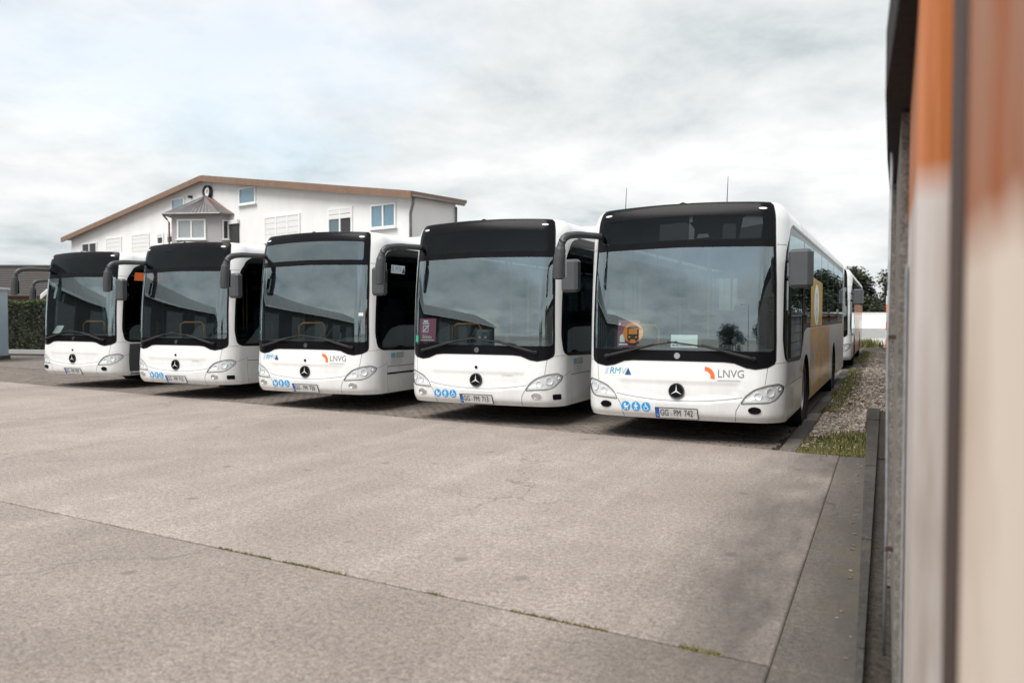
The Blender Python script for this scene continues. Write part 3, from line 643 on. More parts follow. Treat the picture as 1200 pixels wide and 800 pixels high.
B[4] = bus('second bus from the right, white, purple poster in its windscreen and no orange logo', (-5.47, 10.45, 0), R(0), '713', dict(group=GR, pict=1, dot=1, tow=1, name=1, info=1, fogc=1, extra=(green_tag,)))
B[3] = bus('middle white bus of the row, orange arc logo and see-through pane above the windscreen', (-8.93, 10.80, 0), R(0), '730', dict(group=GR, pict=1, dot=1, lnvg=1, clear=1, info=1, fogc=1, extra=(green_dot, small_tag, black_strip, window_rmv)))
B[2] = bus('second bus from the left, white, blue pictograms, black oblong cover at its corner, no poster', (-12.45, 11.25, 0), R(0), '712', dict(group=GR, pict=1, dot=1, tow=1, name=1, fogc=1, extra=(green_dot,)))
B[1] = bus('leftmost white bus of the row, no pictograms, orange patch atop its cab window', (-16.37, 11.95, 0), R(0), '707', dict(group=GR, dot=1, extra=(orange_patch, grey_panel)))
B[6] = bus('white bus with orange printed side parked behind the rightmost bus', (-2.20, 25.6, 0), R(0), '716', dict(rows=3, poles=2, extra=(rear_wrap,)))
B[0] = bus('bus hidden behind the leftmost bus, only its dark mirror arm showing', (-21.75, 16.0, 0), R(0), '705', dict(rows=3, poles=2))

# ================================================================== things lying behind the windscreens
def inside(b, v): o = B[b].location; return (o.x + v[0], o.y + v[1], o.z + v[2])
def facing(name, loc, tilt=0): e = empty(name, loc); e.rotation_euler = (R(tilt), 0, 0); return e
def flat(name, g, m, parent, dy): # sheet in the local xz plane, dy in front
    me = bpy.data.meshes.new(name); me.from_pydata([(a, -dy, b) for a, b in g[0]], [], [tuple(f) for f in g[1]]); me.materials.append(m); return link(name, me, parent)
def board(name, g, m, parent, th):
    mb = MB(); mb.prism(g, 0, th, lambda a, b, h: (a, h, b)); return mb.build(name, m, parent)
s = facing('route_sign', inside(5, (-.62, .16, 1.21)), -6); tag(s, 'round orange sign with a black bus symbol behind the windscreen of the rightmost bus', 'sign')
board('disc', ell(0, .17, .135, .135, 32), SIGNO, s, .01)
y = .004
flat('bus_symbol', join(([(-.075, .085), (.075, .085), (.075, .235), (.055, .255), (-.055, .255), (-.075, .235)], [tuple(range(6))]), rect_geo(-.062, .06, -.035, .085), rect_geo(.035, .06, .062, .085)), INK, s, y)
flat('bus_symbol_window', join(rect_geo(-.058, .15, .058, .225), ell_geo(-.045, .112, .013, .013, 10), ell_geo(.045, .112, .013, .013, 10)), SIGNO, s, y + .003)
s = facing('poster', inside(5, (-.72, .20, 1.185)), -6); tag(s, 'dark purple poster with white picture symbols behind the round orange sign', 'poster')
board('poster_sheet', [(-.12, 0), (.17, 0), (.17, .36), (-.12, .36)], PURPLE, s, .006)
flat('poster_symbol', join(rect_geo(-.10, .03, .02, .05), ([(-.09, .07), (-.02, .07), (-.02, .15), (-.055, .18), (-.09, .15)], [tuple(range(5))]), ell_geo(-.095, .31, .014, .014, 10)), PICW, s, .003)
s = facing('poster', inside(4, (-.95, .20, 1.20)), -4); tag(s, 'purple poster with white bus picture in the windscreen of the second bus from the right', 'poster')
board('poster_sheet', [(-.15, 0), (.14, 0), (.14, .36), (-.15, .36)], PURPLE, s, .006)
flat('poster_symbol', join(ring_geo(-.04, .20, .055, .07, 4, R(45), R(405)), line_geo([(-.09, .15), (.02, .26)], .015), rect_geo(-.10, .275, .02, .29), rect_geo(-.08, .305, 0, .33)), PICW, s, .003)
flat('poster_lettering', text_geo('Ersatz', .075, .9, .0015, 'CENTER'), PICW, s, .003).location = (-.01, 0, .075)
flat('poster_small_print', rect_geo(-.12, .02, .11, .03), PICW, s, .003)
s = facing('paper_sign', inside(5, (.05, .17, 1.195)), -8); tag(s, 'white paper sign with small black print lying centrally in the windscreen of the rightmost bus', 'sign')
board('paper', [(-.17, 0), (.17, 0), (.17, .165), (-.17, .165)], PLATE, s, .004)
flat('print', join(rect_geo(-.15, .02, -.115, .045), rect_geo(-.105, .02, -.07, .045), rect_geo(-.06, .025, .10, .04)), GINK, s, .003)
s = facing('paper_sheet', inside(1, (-1.0, .33, 1.20)), -30); tag(s, 'white sheet of paper in the lower left corner of the leftmost bus windscreen', 'paper')
board('paper', [(-.14, 0), (.12, 0), (.14, .20), (-.10, .20)], PLATE, s, .004)
flat('print', join(*[rect_geo(-.09, z, .08, z + .01) for z in (.05, .08, .11)]), LINK, s, .003)
s = facing('ticket_box', inside(4, (-.16, .62, 1.15)), 0); tag(s, 'small dark box with two grey knobs inside the windscreen beside the purple poster', 'box')
mb = MB(); mb.box((0, 0, .12), (.25, .18, .24), bev=.03); mb.build('casing', DGREY, s, angle=40)
for x in (-.05, .05): MB().lathe([(-.10, .001), (-.10, .02), (-.08, .022)], 12, 'y', (x, 0, .12)).build('knob', SEATL, s)
s = facing('sun_blind', inside(1, (.55, .50, 1.60)), 0); tag(s, 'white sheet hanging upright at the right of the leftmost bus windscreen', 'sheet')
mb = MB(); mb.box((.30, 0, .12), (.07, .02, .42), bev=.008); mb.build('sheet', PLATE, s)

# ================================================================== ground
def cmat(name, base, dark, light, speck=0.5, moss=0.0, bump=0.35, seed=0.0, wall=None):
    """worn washed concrete: aggregate specks, tyre-polished streaks, stains"""
    m = bpy.data.materials.new(name); m.use_nodes = True; nt = m.node_tree; b = nt.nodes['Principled BSDF']; b.inputs['Roughness'].default_value = .85; b.inputs['Specular IOR Level'].default_value = .3
    g = N(nt, 'ShaderNodeNewGeometry')
    def noise(scale, det, rough, stretch=(1, 1, 1), rot=0.0):
        mp = N(nt, 'ShaderNodeMapping'); mp.inputs['Scale'].default_value = stretch; mp.inputs['Rotation'].default_value = (0, 0, rot); mp.inputs['Location'].default_value = (seed, seed * 1.7, 0)
        n = N(nt, 'ShaderNodeTexNoise'); n.inputs['Scale'].default_value = scale; n.inputs['Detail'].default_value = det; n.inputs['Roughness'].default_value = rough
        nt.links.new(g.outputs['Position'], mp.inputs[0]); nt.links.new(mp.outputs[0], n.inputs[0]); return n.outputs[0]
    def ramp(f, a, c0, d, c1):
        r = N(nt, 'ShaderNodeValToRGB'); e = r.color_ramp.elements; e[0].position, e[0].color = a, (*c0, 1); e[1].position, e[1].color = d, (*c1, 1); nt.links.new(f, r.inputs[0]); return r.outputs[0]
    def mixc(f, a, c, mode='MIX'):
        x = N(nt, 'ShaderNodeMix', data_type='RGBA', blend_type=mode)
        for i, v in ((0, f), (6, a), (7, c)):
            if isinstance(v, (int, float)): x.inputs[i].default_value = v
            elif isinstance(v, tuple): x.inputs[i].default_value = (*v, 1)
            else: nt.links.new(v, x.inputs[i])
        return x.outputs[2]
    big = noise(.45, 6, .6); st = noise(.6, 8, .66, (2.6, .22, 1), R(4)); mid = noise(3.2, 8, .68); fine = noise(26, 5, .8); sp = noise(75, 3, .7)
    c = ramp(big, .32, dark, .66, base)
    c = mixc(ramp(st, .50, (0,) * 3, .74, (.42,) * 3), c, light)
    c = mixc(ramp(noise(.9, 8, .7, (2.2, .3, 1), R(-9)), .54, (0,) * 3, .76, (.35,) * 3), c, tuple(v * .66 for v in base))
    c = mixc(ramp(mid, .36, (.55,) * 3, .60, (0,) * 3), c, tuple(v * .72 for v in base))
    c = mixc(speck, c, ramp(fine, .36, (.30,) * 3, .64, (1.50,) * 3), 'MULTIPLY')
    c = mixc(speck, c, ramp(sp, .38, (.40,) * 3, .62, (1.55,) * 3), 'MULTIPLY')
    v = N(nt, 'ShaderNodeTexVoronoi'); v.inputs['Scale'].default_value = 30; nt.links.new(g.outputs['Position'], v.inputs['Vector'])
    vd = ramp(v.outputs['Distance'], .10, (1,) * 3, .2, (0,) * 3); sel = ramp(noise(9, 3, .5), .60, (0,) * 3, .68, (.8,) * 3)
    c = mixc(mixc(1.0, vd, sel, 'MULTIPLY'), c, tuple(x * .35 for x in base))
    v2 = N(nt, 'ShaderNodeTexVoronoi'); v2.inputs['Scale'].default_value = 1.7; nt.links.new(g.outputs['Position'], v2.inputs['Vector'])
    c = mixc(ramp(v2.outputs['Distance'], .05, (.65,) * 3, .11, (0,) * 3), c, tuple(x * .4 for x in base))
    wv = N(nt, 'ShaderNodeVectorMath', operation='ADD'); wn_ = N(nt, 'ShaderNodeTexNoise'); wn_.inputs['Scale'].default_value = 1.5; wn_.inputs['Detail'].default_value = 6; nt.links.new(g.outputs['Position'], wn_.inputs[0]); nt.links.new(g.outputs['Position'], wv.inputs[0]); nt.links.new(wn_.outputs['Color'], wv.inputs[1])
    ve = N(nt, 'ShaderNodeTexVoronoi', feature='DISTANCE_TO_EDGE'); ve.inputs['Scale'].default_value = .24; nt.links.new(wv.outputs[0], ve.inputs['Vector'])
    c = mixc(mixc(1.0, ramp(ve.outputs['Distance'], .0008, (.6,) * 3, .0022, (0,) * 3), ramp(noise(.35, 4, .6), .46, (0,) * 3, .54, (1,) * 3), 'MULTIPLY'), c, tuple(x * .3 for x in base))
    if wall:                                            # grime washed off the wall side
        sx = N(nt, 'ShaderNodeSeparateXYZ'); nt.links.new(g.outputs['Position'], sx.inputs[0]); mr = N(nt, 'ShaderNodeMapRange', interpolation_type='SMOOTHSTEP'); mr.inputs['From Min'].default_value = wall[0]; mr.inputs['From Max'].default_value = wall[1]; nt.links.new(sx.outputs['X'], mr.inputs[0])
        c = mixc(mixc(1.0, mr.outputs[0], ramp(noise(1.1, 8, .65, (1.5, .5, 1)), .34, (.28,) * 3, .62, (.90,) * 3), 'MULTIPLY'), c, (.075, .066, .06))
    if moss: c = mixc(ramp(noise(1.3, 6, .7), .56, (0,) * 3, .68, (moss,) * 3), c, (.13, .12, .05))
    nt.links.new(c, b.inputs['Base Color'])
    bp = N(nt, 'ShaderNodeBump'); bp.inputs['Strength'].default_value = bump; bp.inputs['Distance'].default_value = .012; nt.links.new(fine, bp.inputs['Height']); nt.links.new(bp.outputs[0], b.inputs['Normal'])
    return m
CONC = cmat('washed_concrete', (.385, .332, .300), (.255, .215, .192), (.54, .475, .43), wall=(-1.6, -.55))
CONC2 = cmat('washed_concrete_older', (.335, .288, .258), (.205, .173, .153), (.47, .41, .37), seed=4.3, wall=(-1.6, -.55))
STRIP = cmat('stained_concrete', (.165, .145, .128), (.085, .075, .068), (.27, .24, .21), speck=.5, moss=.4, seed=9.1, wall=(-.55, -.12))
KERBM = cmat('kerb_concrete', (.085, .078, .072), (.035, .032, .03), (.14, .13, .12), speck=.5, moss=.3, seed=2.2)
DIRT = cmat('gutter_soil', (.075, .062, .052), (.03, .026, .022), (.13, .11, .095), speck=.8, moss=.35, bump=.9, seed=6.6)
FARG = cmat('far_asphalt', (.34, .31, .29), (.25, .23, .215), (.42, .39, .37), seed=1.0)
JOINT = cmat('joint_soil', (.07, .062, .048), (.03, .027, .022), (.10, .09, .06), moss=.6, seed=3.3)
mb = MB(); mb.add([(-700, -500, -.06), (700, -500, -.06), (700, 1500, -.06), (-700, 1500, -.06)], [(0, 1, 2, 3)])
tag(mb.build('ground', FARG), kind='structure')
edge = lambda x: 9.79 - .131 * x                      # front edge of the block paving
jnt = lambda x: 3.735 - .090 * x                      # cross joint of the slabs
yard = empty('yard', (0, 0, 0)); tag(yard, kind='structure')
mb = MB(); mb.add([(-40, -20, -.014), (-.02, -20, -.014), (-.30, 9.85, -.014), (-40, 15, -.014)], [(0, 1, 2, 3)]); mb.build('joint_bed', JOINT, yard)
xs = [-34.2, -25.8, -17.34, -8.9, -.455]; gp = .006
def slab(name, pts, m, gp=.006):
    def inset(p):
        c = np.mean(p, 0); q = []
        n = len(p)
        for i in range(n):
            a, b, d = [np.array(p[k % n], float) for k in (i - 1, i, i + 1)]
            u, w = (b - a) / np.linalg.norm(b - a), (d - b) / np.linalg.norm(d - b); n1, n2 = np.array([-u[1], u[0]]), np.array([-w[1], w[0]])
            q.append(tuple(b + (n1 + n2) * gp / (1 + n1 @ n2)))
        return q
    o = inset(pts); n = len(o); c = np.mean(o, 0); i = [tuple(np.array(p) + (c - np.array(p)) / np.linalg.norm(c - np.array(p)) * .012) for p in o]
    mb = MB(); vs = [(a, b, -.04) for a, b in o] + [(a, b, -.006) for a, b in o] + [(a, b, 0) for a, b in i]
    mb.add(vs, [(k, (k + 1) % n, n + (k + 1) % n, n + k) for k in range(n)] + [(n + k, n + (k + 1) % n, 2 * n + (k + 1) % n, 2 * n + k) for k in range(n)] + [tuple(range(2 * n, 3 * n))])
    return mb.build(name, m, yard)
for i in range(4):
    a, b = xs[i], xs[i + 1]
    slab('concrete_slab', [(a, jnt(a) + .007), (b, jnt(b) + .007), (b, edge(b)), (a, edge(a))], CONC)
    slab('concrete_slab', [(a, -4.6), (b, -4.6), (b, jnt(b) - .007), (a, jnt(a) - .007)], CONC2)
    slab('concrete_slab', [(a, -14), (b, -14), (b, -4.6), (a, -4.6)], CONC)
for y0, y1 in ((-14, -4.6), (-4.6, 3.77), (3.77, 9.85)):
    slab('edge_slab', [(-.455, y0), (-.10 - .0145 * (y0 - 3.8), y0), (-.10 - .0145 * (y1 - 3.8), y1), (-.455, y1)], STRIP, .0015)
# block paving: near rows as real blocks, further rows in the material
PAVM = mat('paving_block', (.235, .20, .175), .85, var=.45, scale=2.2, bump=.5, bscale=45, spec=.3)
PAVJ = mat('paving_joint', (.035, .03, .026), .95, var=.4, scale=8)
def brickmat():
    m = bpy.data.materials.new('block_paving'); m.use_nodes = True; nt = m.node_tree; b = nt.nodes['Principled BSDF']; b.inputs['Roughness'].default_value = .9
    g = N(nt, 'ShaderNodeNewGeometry'); br = N(nt, 'ShaderNodeTexBrick'); br.inputs['Scale'].default_value = 1; br.inputs['Brick Width'].default_value = .2; br.inputs['Row Height'].default_value = .1; br.inputs['Mortar Size'].default_value = .006
    br.inputs['Color1'].default_value = (.215, .185, .16, 1); br.inputs['Color2'].default_value = (.155, .132, .116, 1); br.inputs['Mortar'].default_value = (.04, .035, .03, 1)
    mp = N(nt, 'ShaderNodeMapping'); mp.inputs['Rotation'].default_value = (0, 0, R(7.46)); nt.links.new(g.outputs['Position'], mp.inputs[0]); nt.links.new(mp.outputs[0], br.inputs[0]); nt.links.new(br.outputs[0], b.inputs['Base Color']); return m
pv = empty('paving'); tag(pv, kind='structure')
mb = MB(); ys = 2.9
mb.add([(-40, edge(-40), -.024), (-.93, edge(-.93), -.024), (-.93, 48, -.024), (-40, 48, -.024)], [(0, 1, 2, 3)]); mb.build('joint_sand', PAVJ, pv)
mb = MB(); mb.add([(-40, edge(-40) + ys, -.004), (-1.14, edge(-1.14) + ys, -.004), (-1.14, 48, -.004), (-40, 48, -.004)], [(0, 1, 2, 3)]); mb.build('paved_surface', brickmat(), pv)
mb = MB(); ang = math.atan(-.131); ca, sa = math.cos(ang), math.sin(ang); px0 = np.array([-1.14, edge(-1.14)])
u, w = np.array([-ca, -sa]), np.array([-sa, ca])
w = np.array([sa * -1, ca]); w = np.array([-sa, ca]); 
for r in range(int(ys / .1)):
    for k in range(172):
        o = px0 + u * (k * .2 + (.1 if r % 2 else 0) + .0) + w * (r * .1 + .006)
        q = [o, o + u * .192, o + u * .192 + w * .092, o + w * .092]; q = [q[0], q[3], q[2], q[1]]
        if any(p[0] > -1.14 for p in q): continue
        dz = random.uniform(-.003, .002); c = sum(q) / 4
        vs = [(*p, -.024) for p in q] + [(*(p + (c - p) * .04), dz - .001) for p in q]
        mb.add(vs, [(4, 5, 6, 7)] + [(j, (j + 1) % 4, 4 + (j + 1) % 4, 4 + j) for j in range(4)])
o = mb.build('paving_block', PAVM, pv); o['kind'] = 'stuff'
# edging stones along the gravel bed
for i, y in enumerate(np.arange(9.93, 47, 1.0)):
    if i < 36: MB().box((-1.035, y + .5, -.03), (.19, .985, .08), bev=.008).build('edging_stone', KERBM if i % 3 else STRIP, pv)
    if i == 0: o0 = None
# kerb by the wall
k = empty('kerb'); tag(k, kind='structure')
kx = lambda y: -.10 - .0145 * (y - 3.8)
yy = -9.0
while yy < 14.5:
    y1 = min(yy + 1.0, 14.62); h = .06 + random.uniform(-.006, .006)
    mb = MB(); lo = [(kx(yy), yy + .004), (-.07, yy + .004), (-.07, y1 - .004), (kx(y1), y1 - .004)]
    mb.prism(lo, -.3, h); mb.build('kerb_stone', KERBM, k, angle=30); yy += 1.0
mb = MB(); mb.add([(-.07, -9, -.012), (.9, -9, -.012), (.9, 14.62, -.012), (-.07, 14.62, -.012)], [(0, 1, 2, 3)]); tag(mb.build('gutter', DIRT), kind='structure')
mb = MB(); mb.add([(-.94, 9.86, .0), (.5, 9.86, .0), (.5, 44, .02), (-.94, 44, .02)], [(0, 1, 2, 3)]); tag(mb.build('gravel_bed', DIRT), kind='structure')
mb = MB(); mb.add([(-60, 48, -.02), (40, 48, -.02), (40, 130, -.02), (-60, 130, -.02)], [(0, 1, 2, 3)])
tag(mb.build('road', mat('pale_road', (.47, .45, .43), .9, var=.2, scale=1)), kind='structure')

def scatter_mesh(name, base_v, base_f, pos, scl, rot, mats, mi=None, tilt=None):
    bv = np.array(base_v, float); nb = len(bv); n = len(pos)
    V = bv[None] * scl[:, None, :]
    if tilt is not None:
        c, s_ = np.cos(tilt)[:, None], np.sin(tilt)[:, None]; V = np.stack([V[..., 0], V[..., 1] * c - V[..., 2] * s_, V[..., 1] * s_ + V[..., 2] * c], -1)
    c, s_ = np.cos(rot)[:, None], np.sin(rot)[:, None]
    V = np.stack([V[..., 0] * c - V[..., 1] * s_, V[..., 0] * s_ + V[..., 1] * c, V[..., 2]], -1) + np.array(pos)[:, None]
    me = bpy.data.meshes.new(name); fl = []; 
    F = np.array(base_f); FF = (F[None] + (np.arange(n) * nb)[:, None, None]).reshape(-1, F.shape[1])
    me.from_pydata(V.reshape(-1, 3).tolist(), [], FF.tolist())
    for m in mats: me.materials.append(m)
    if mi is not None: me.polygons.foreach_set('material_index', np.repeat(mi, len(F)).astype(np.int32))
    me.update(); return me
OCT = ([(1, 0, 0), (-.8, .3, 0), (0, 1, .1), (.1, -.9, 0), (.1, .1, .8), (-.5, -.6, .5), (0, 0, -.8)], [(0, 2, 4), (2, 1, 4), (1, 5, 4), (5, 3, 4), (3, 0, 4), (2, 0, 6), (1, 2, 6), (3, 1, 6), (0, 3, 6), (1, 3, 5)])
n = 13000; yv = 10.3 + 29 * RNG.random(n)**1.7; xv = np.where(yv < 14.7, RNG.uniform(-.90, -.26, n), RNG.uniform(-.90, .10, n))
keep = ~((yv < 11.2) & (RNG.random(n) < .93)) & ~((xv < -.55) & (yv > 17) & (RNG.random(n) < .6)); yv, xv = yv[keep], xv[keep]; n = len(yv)
sz = RNG.uniform(.009, .027, n) * (1 + .7 * (RNG.random(n) > .93))
STONES = [mat('gravel_' + c, v, .9, var=.3, scale=30) for c, v in (('grey', (.33, .28, .245)), ('pale', (.50, .45, .40)), ('brown', (.20, .145, .11)))]
me = scatter_mesh('gravel', *OCT, np.stack([xv, yv, .004 + sz * .25], 1), np.stack([sz * RNG.uniform(.8, 1.6, n), sz, sz * RNG.uniform(.4, .9, n)], 1), RNG.uniform(0, 6.28, n), STONES, RNG.choice(3, n, p=(.5, .22, .28)))
tag(link('gravel', me), kind='stuff')
BL = ([(-.5, 0, 0), (.5, 0, 0), (.32, .12, .6), (-.2, .10, .55), (.0, .42, 1.0)], [(0, 1, 2), (0, 2, 3), (3, 2, 4)])
LEAFM = [mat('grass_' + c, v, .8, var=.3, scale=20) for c, v in (('green', (.085, .105, .025)), ('olive', (.19, .165, .045)), ('dry', (.30, .24, .12)))]
def blades(name, xs_, ys_, h, wd, p=(.5, .35, .15), z=0.0):
    n = len(xs_); hh = h * RNG.uniform(.4, 1.2, n)
    me = scatter_mesh(name, *BL, np.stack([xs_, ys_, np.full(n, z)], 1), np.stack([wd * RNG.uniform(.6, 1.3, n), hh, hh], 1), RNG.uniform(0, 6.28, n), LEAFM, RNG.choice(3, n, p=p))
    return tag(link(name, me), kind='stuff')
# mossy front of the gravel bed, weeds, and the green band along the edging
a = 9.88 + 1.5 * RNG.random(9500)**1.4; b_ = RNG.uniform(-.93, -.20, 9500); blades('moss', b_, a, .011, .018, (.15, .62, .23))
c_ = RNG.normal([-.52, 10.75], [.16, .38], (1500, 2)); d_ = RNG.normal([-.36, 11.3], [.10, .25], (500, 2)); cd = np.concatenate([c_, d_]); cd = cd[(cd[:, 0] < -.2) & (cd[:, 0] > -.92)]
blades('weeds', cd[:, 0], cd[:, 1], .075, .016, (.6, .3, .1))
a = 14 + 26 * RNG.random(9000)**1.2; b_ = -.92 + np.abs(RNG.normal(0, .19, 9000)) + .06 * np.sin(a * 1.7); q = (np.sin(a * 1.1) + np.sin(a * .37 + 1)) > -.7; blades('grass', b_[q], a[q], .05, .022, (.55, .33, .12))
t = RNG.uniform(0, 1, 5200); t = np.where(RNG.random(5200) < .4, .84 + .16 * t, t); xj = -4.2 + 3.75 * t; grp = (np.sin(xj * 3.1) + np.sin(xj * 7.7 + 1)) > .05; xj = xj[grp]
blades('joint_grass', xj, jnt(xj) + RNG.normal(0, .016, len(xj)), .014, .009, (.12, .53, .35), -.008)
xj = RNG.uniform(-12, -3, 2200); grp = (np.sin(xj * 2.3) + np.sin(xj * 5.9 + 2)) > .7; xj = xj[grp]; blades('joint_moss', xj, jnt(xj) + RNG.normal(0, .006, len(xj)), .009, .008, (.2, .5, .3), -.014)
tuft = RNG.normal([-1.2, 45.2], [.45, .8], (700, 2)); blades('verge_weeds', tuft[:, 0], tuft[:, 1], .42, .07, (.7, .2, .1))

n = 55; dy = RNG.uniform(2.5, 9.6, n); dx = np.minimum(kx(dy) - .03 - np.abs(RNG.normal(0, .05, n)), kx(dy) - .02); s_ = RNG.uniform(.006, .016, n)
tag(link('debris', scatter_mesh('debris', *OCT, np.stack([dx, dy, .002 + s_ * .2], 1), np.stack([s_ * 1.5, s_, s_ * .5], 1), RNG.uniform(0, 6.28, n), STONES, np.where(RNG.random(n) < .8, 2, 0))), kind='stuff')
# ================================================================== near wall on the right: painted panels, eave, concrete wall
def rust_paint(name, white, rust, zline, seed, streak, rust2=None):
    m = bpy.data.materials.new(name); m.use_nodes = True; nt = m.node_tree; b = nt.nodes['Principled BSDF']; b.inputs['Roughness'].default_value = .75
    g = N(nt, 'ShaderNodeNewGeometry'); sp = N(nt, 'ShaderNodeSeparateXYZ'); nt.links.new(g.outputs['Position'], sp.inputs[0])
    def noise(scale, st, det=6):
        mp = N(nt, 'ShaderNodeMapping'); mp.inputs['Scale'].default_value = st; mp.inputs['Location'].default_value = (seed, seed, seed); n = N(nt, 'ShaderNodeTexNoise'); n.inputs['Scale'].default_value = scale; n.inputs['Detail'].default_value = det
        nt.links.new(g.outputs['Position'], mp.inputs[0]); nt.links.new(mp.outputs[0], n.inputs[0]); return n.outputs[0]
    nz = N(nt, 'ShaderNodeMath', operation='MULTIPLY_ADD'); nz.inputs[1].default_value = streak; nt.links.new(noise(9, (1.6, 1.6, .12)), nz.inputs[0]); nt.links.new(sp.outputs['Z'], nz.inputs[2])
    r = N(nt, 'ShaderNodeMapRange'); r.inputs['From Min'].default_value = zline + streak * .5 - .05; r.inputs['From Max'].default_value = zline + streak * .5 + .05; nt.links.new(nz.outputs[0], r.inputs[0])
    def ramp(f, a, c0, d, c1):
        x = N(nt, 'ShaderNodeValToRGB'); e = x.color_ramp.elements; e[0].position, e[0].color = a, (*c0, 1); e[1].position, e[1].color = d, (*c1, 1); nt.links.new(f, x.inputs[0]); return x.outputs[0]
    wc = ramp(noise(6, (1.5, 1.5, .14), 9), .33, tuple(c * v for c, v in zip(white, (.58, .52, .47))), .56, white); rc = ramp(noise(8, (2.0, 2.0, .10), 8), .40, tuple(c * .75 for c in rust), .60, rust2 or tuple(min(1, c * .9 + .07) for c in rust))
    mx = N(nt, 'ShaderNodeMix', data_type='RGBA'); nt.links.new(r.outputs[0], mx.inputs[0]); nt.links.new(wc, mx.inputs[6]); nt.links.new(rc, mx.inputs[7]); nt.links.new(mx.outputs[2], b.inputs['Base Color'])
    return m
PA = rust_paint('flaking_paint', (.66, .61, .585), (.56, .165, .03), 1.93, 1.3, .03)
PB = rust_paint('flaking_paint_near', (.60, .515, .44), (.37, .09, .016), 1.68, 5.7, .26, (.30, .165, .11))
EDGEM = mat('rusty_edge', (.085, .045, .034), .8, var=.5, scale=6, stretch=(1, 1, .3))
CWALL = cmat('weathered_wall', (.27, .245, .22), (.12, .11, .10), (.40, .37, .34), moss=.15, seed=7.7)
TIMB = mat('dark_timber', (.012, .010, .009), .9, var=.5, scale=5, bump=.4, bscale=30)
WPIPE = mat('galvanised', (.42, .44, .46), .5, metal=.4, var=.4, scale=14)
sh = empty('shed', (.4, 4, 0)); tag(sh, 'old shed wall close on the right, flaking orange and white paint under a dark eave', 'shed')
def shb(name, c, d, m, bev=.004): mb = MB(); mb.box((c[0] - .4, c[1] - 4, c[2]), d, bev=bev); return mb.build(name, m, sh, angle=30)
def slabxy(name, pts, z0, z1, m): mb = MB(); mb.prism([(a - .4, b - 4) for a, b in pts], z0, z1); return mb.build(name, m, sh)
slabxy('painted_panel', [(.064, 2.2), (.150, 2.2), (.30, 2.26), (.30, 3.42), (.074, 3.42)], 0, 3.0, PA)
slabxy('painted_panel', [(.0945, 1.20), (.42, 1.20), (.42, 1.46), (.0945, 1.46)], 0, 3.0, PB)
slabxy('panel_edge', [(.0900, 1.215), (.0945, 1.215), (.0945, 1.455), (.0900, 1.455)], 0, 3.0, EDGEM)
slabxy('door_edge_strip', [(.060, 3.10), (.066, 3.10), (.070, 3.40), (.064, 3.40)], 0, 1.78, WPIPE)
slabxy('back_wall', [(.32, .9), (.45, .9), (.45, 3.42), (.32, 3.42)], 0, 3.0, EDGEM)
slabxy('wall_panel', [(.045, 3.44), (.40, 3.44), (.40, 7.2), (.047, 7.2)], 0, 2.38, CWALL)
slabxy('wall_panel', [(.052, 7.23), (.40, 7.23), (.40, 11.8), (.054, 11.8)], 0, 2.38, CWALL)
for yy, x0, wd in ((5.2, .022, .13), (8.0, .030, .14), (11.6, .030, .20)): slabxy('wall_post', [(x0, yy), (.06, yy), (.06, yy + wd), (x0, yy + wd)], 0, 2.37, CWALL)
mb = MB(); pts = [(.02, 2.2), (-.012, 3.2), (-.004, 4.5), (.052, 8.5), (.097, 11.8), (.5, 11.8), (.5, 2.2)]
mb.prism([(a - .4, b - 4) for a, b in pts], 2.39, 2.62); mb.build('eave', TIMB, sh)
mb = MB(); mb.prism([(a - .4, b - 4) for a, b in [(.40, .9), (1.6, .9), (1.6, 11.8), (.40, 11.8)]], 0, 2.36); mb.build('shed_body', CWALL, sh)
mb = MB(); mb.prism([(a - .4, b - 4) for a, b in [(.5, .9), (1.7, .9), (1.7, 11.9), (.5, 11.9)]], 2.40, 2.63); mb.build('roof', TIMB, sh)
pp = empty('pipe', (.012, 4.15, 0)); tag(pp, 'thin pale galvanised pipe running up the shed wall on the right', 'pipe')
mb = MB(); mb.tube([(0, 0, -.03), (.004, 0, .7), (-.002, 0, 1.4), (.004, 0, 2.36)], .007, 8); mb.build('tube', WPIPE, pp, smooth=True)
for z in (.5, 1.5): MB().box((.016, 0, z), (.034, .02, .02)).build('bracket', EDGEM, pp)
# block wall further on
bw = empty('block_wall', (.2, 12, 0)); tag(bw, 'grey concrete block wall with a coping running back along the gravel bed', 'wall')
BLOCK = mat('concrete_block', (.30, .27, .245), .9, var=.5, scale=3, bump=.4, bscale=30); COPE = mat('coping', (.15, .14, .13), .9, var=.4, scale=5)
mb = MB(); mb.box((.06, 16.5, .80), (.12, 33, 1.6)); mb.build('mortar_core', COPE, bw)
mb = MB()
for r in range(7):
    for kk in range(67):
        y0 = kk * .5 + (.25 if r % 2 else 0)
        if y0 > 32.5: continue
        d = random.uniform(-.006, .006); mb.box((-.012 + d, y0 + .25, r * .23 + .115), (.03, .482, .212))
o = mb.build('block', BLOCK, bw); o['kind'] = 'stuff'
for kk in range(11): MB().box((.03, kk * 3 + 1.5, 1.655), (.26, 2.99, .10), bev=.015).build('coping_stone', COPE, bw)
for kk in range(9): MB().box((-.05 + .01 * (kk % 3), kk * 3.9 + .2, .93), (.09, .16, 1.86), bev=.01).build('wall_post', EDGEM if kk % 2 else CWALL, bw)
ls = empty('lean_to', (.3, 20, 0)); tag(ls, 'small lean-to with grey green sloping roof behind the dark eave, further along the wall', 'shed')
mb = MB(); mb.prism([(-.31, 2.36), (-.28, 2.46), (.9, 3.35), (.9, 3.22)], 0, 3.2, lambda a, b, h: (a, h, b)); mb.build('roof', mat('mossy_sheet', (.17, .19, .17), .8, var=.4, scale=4), ls)
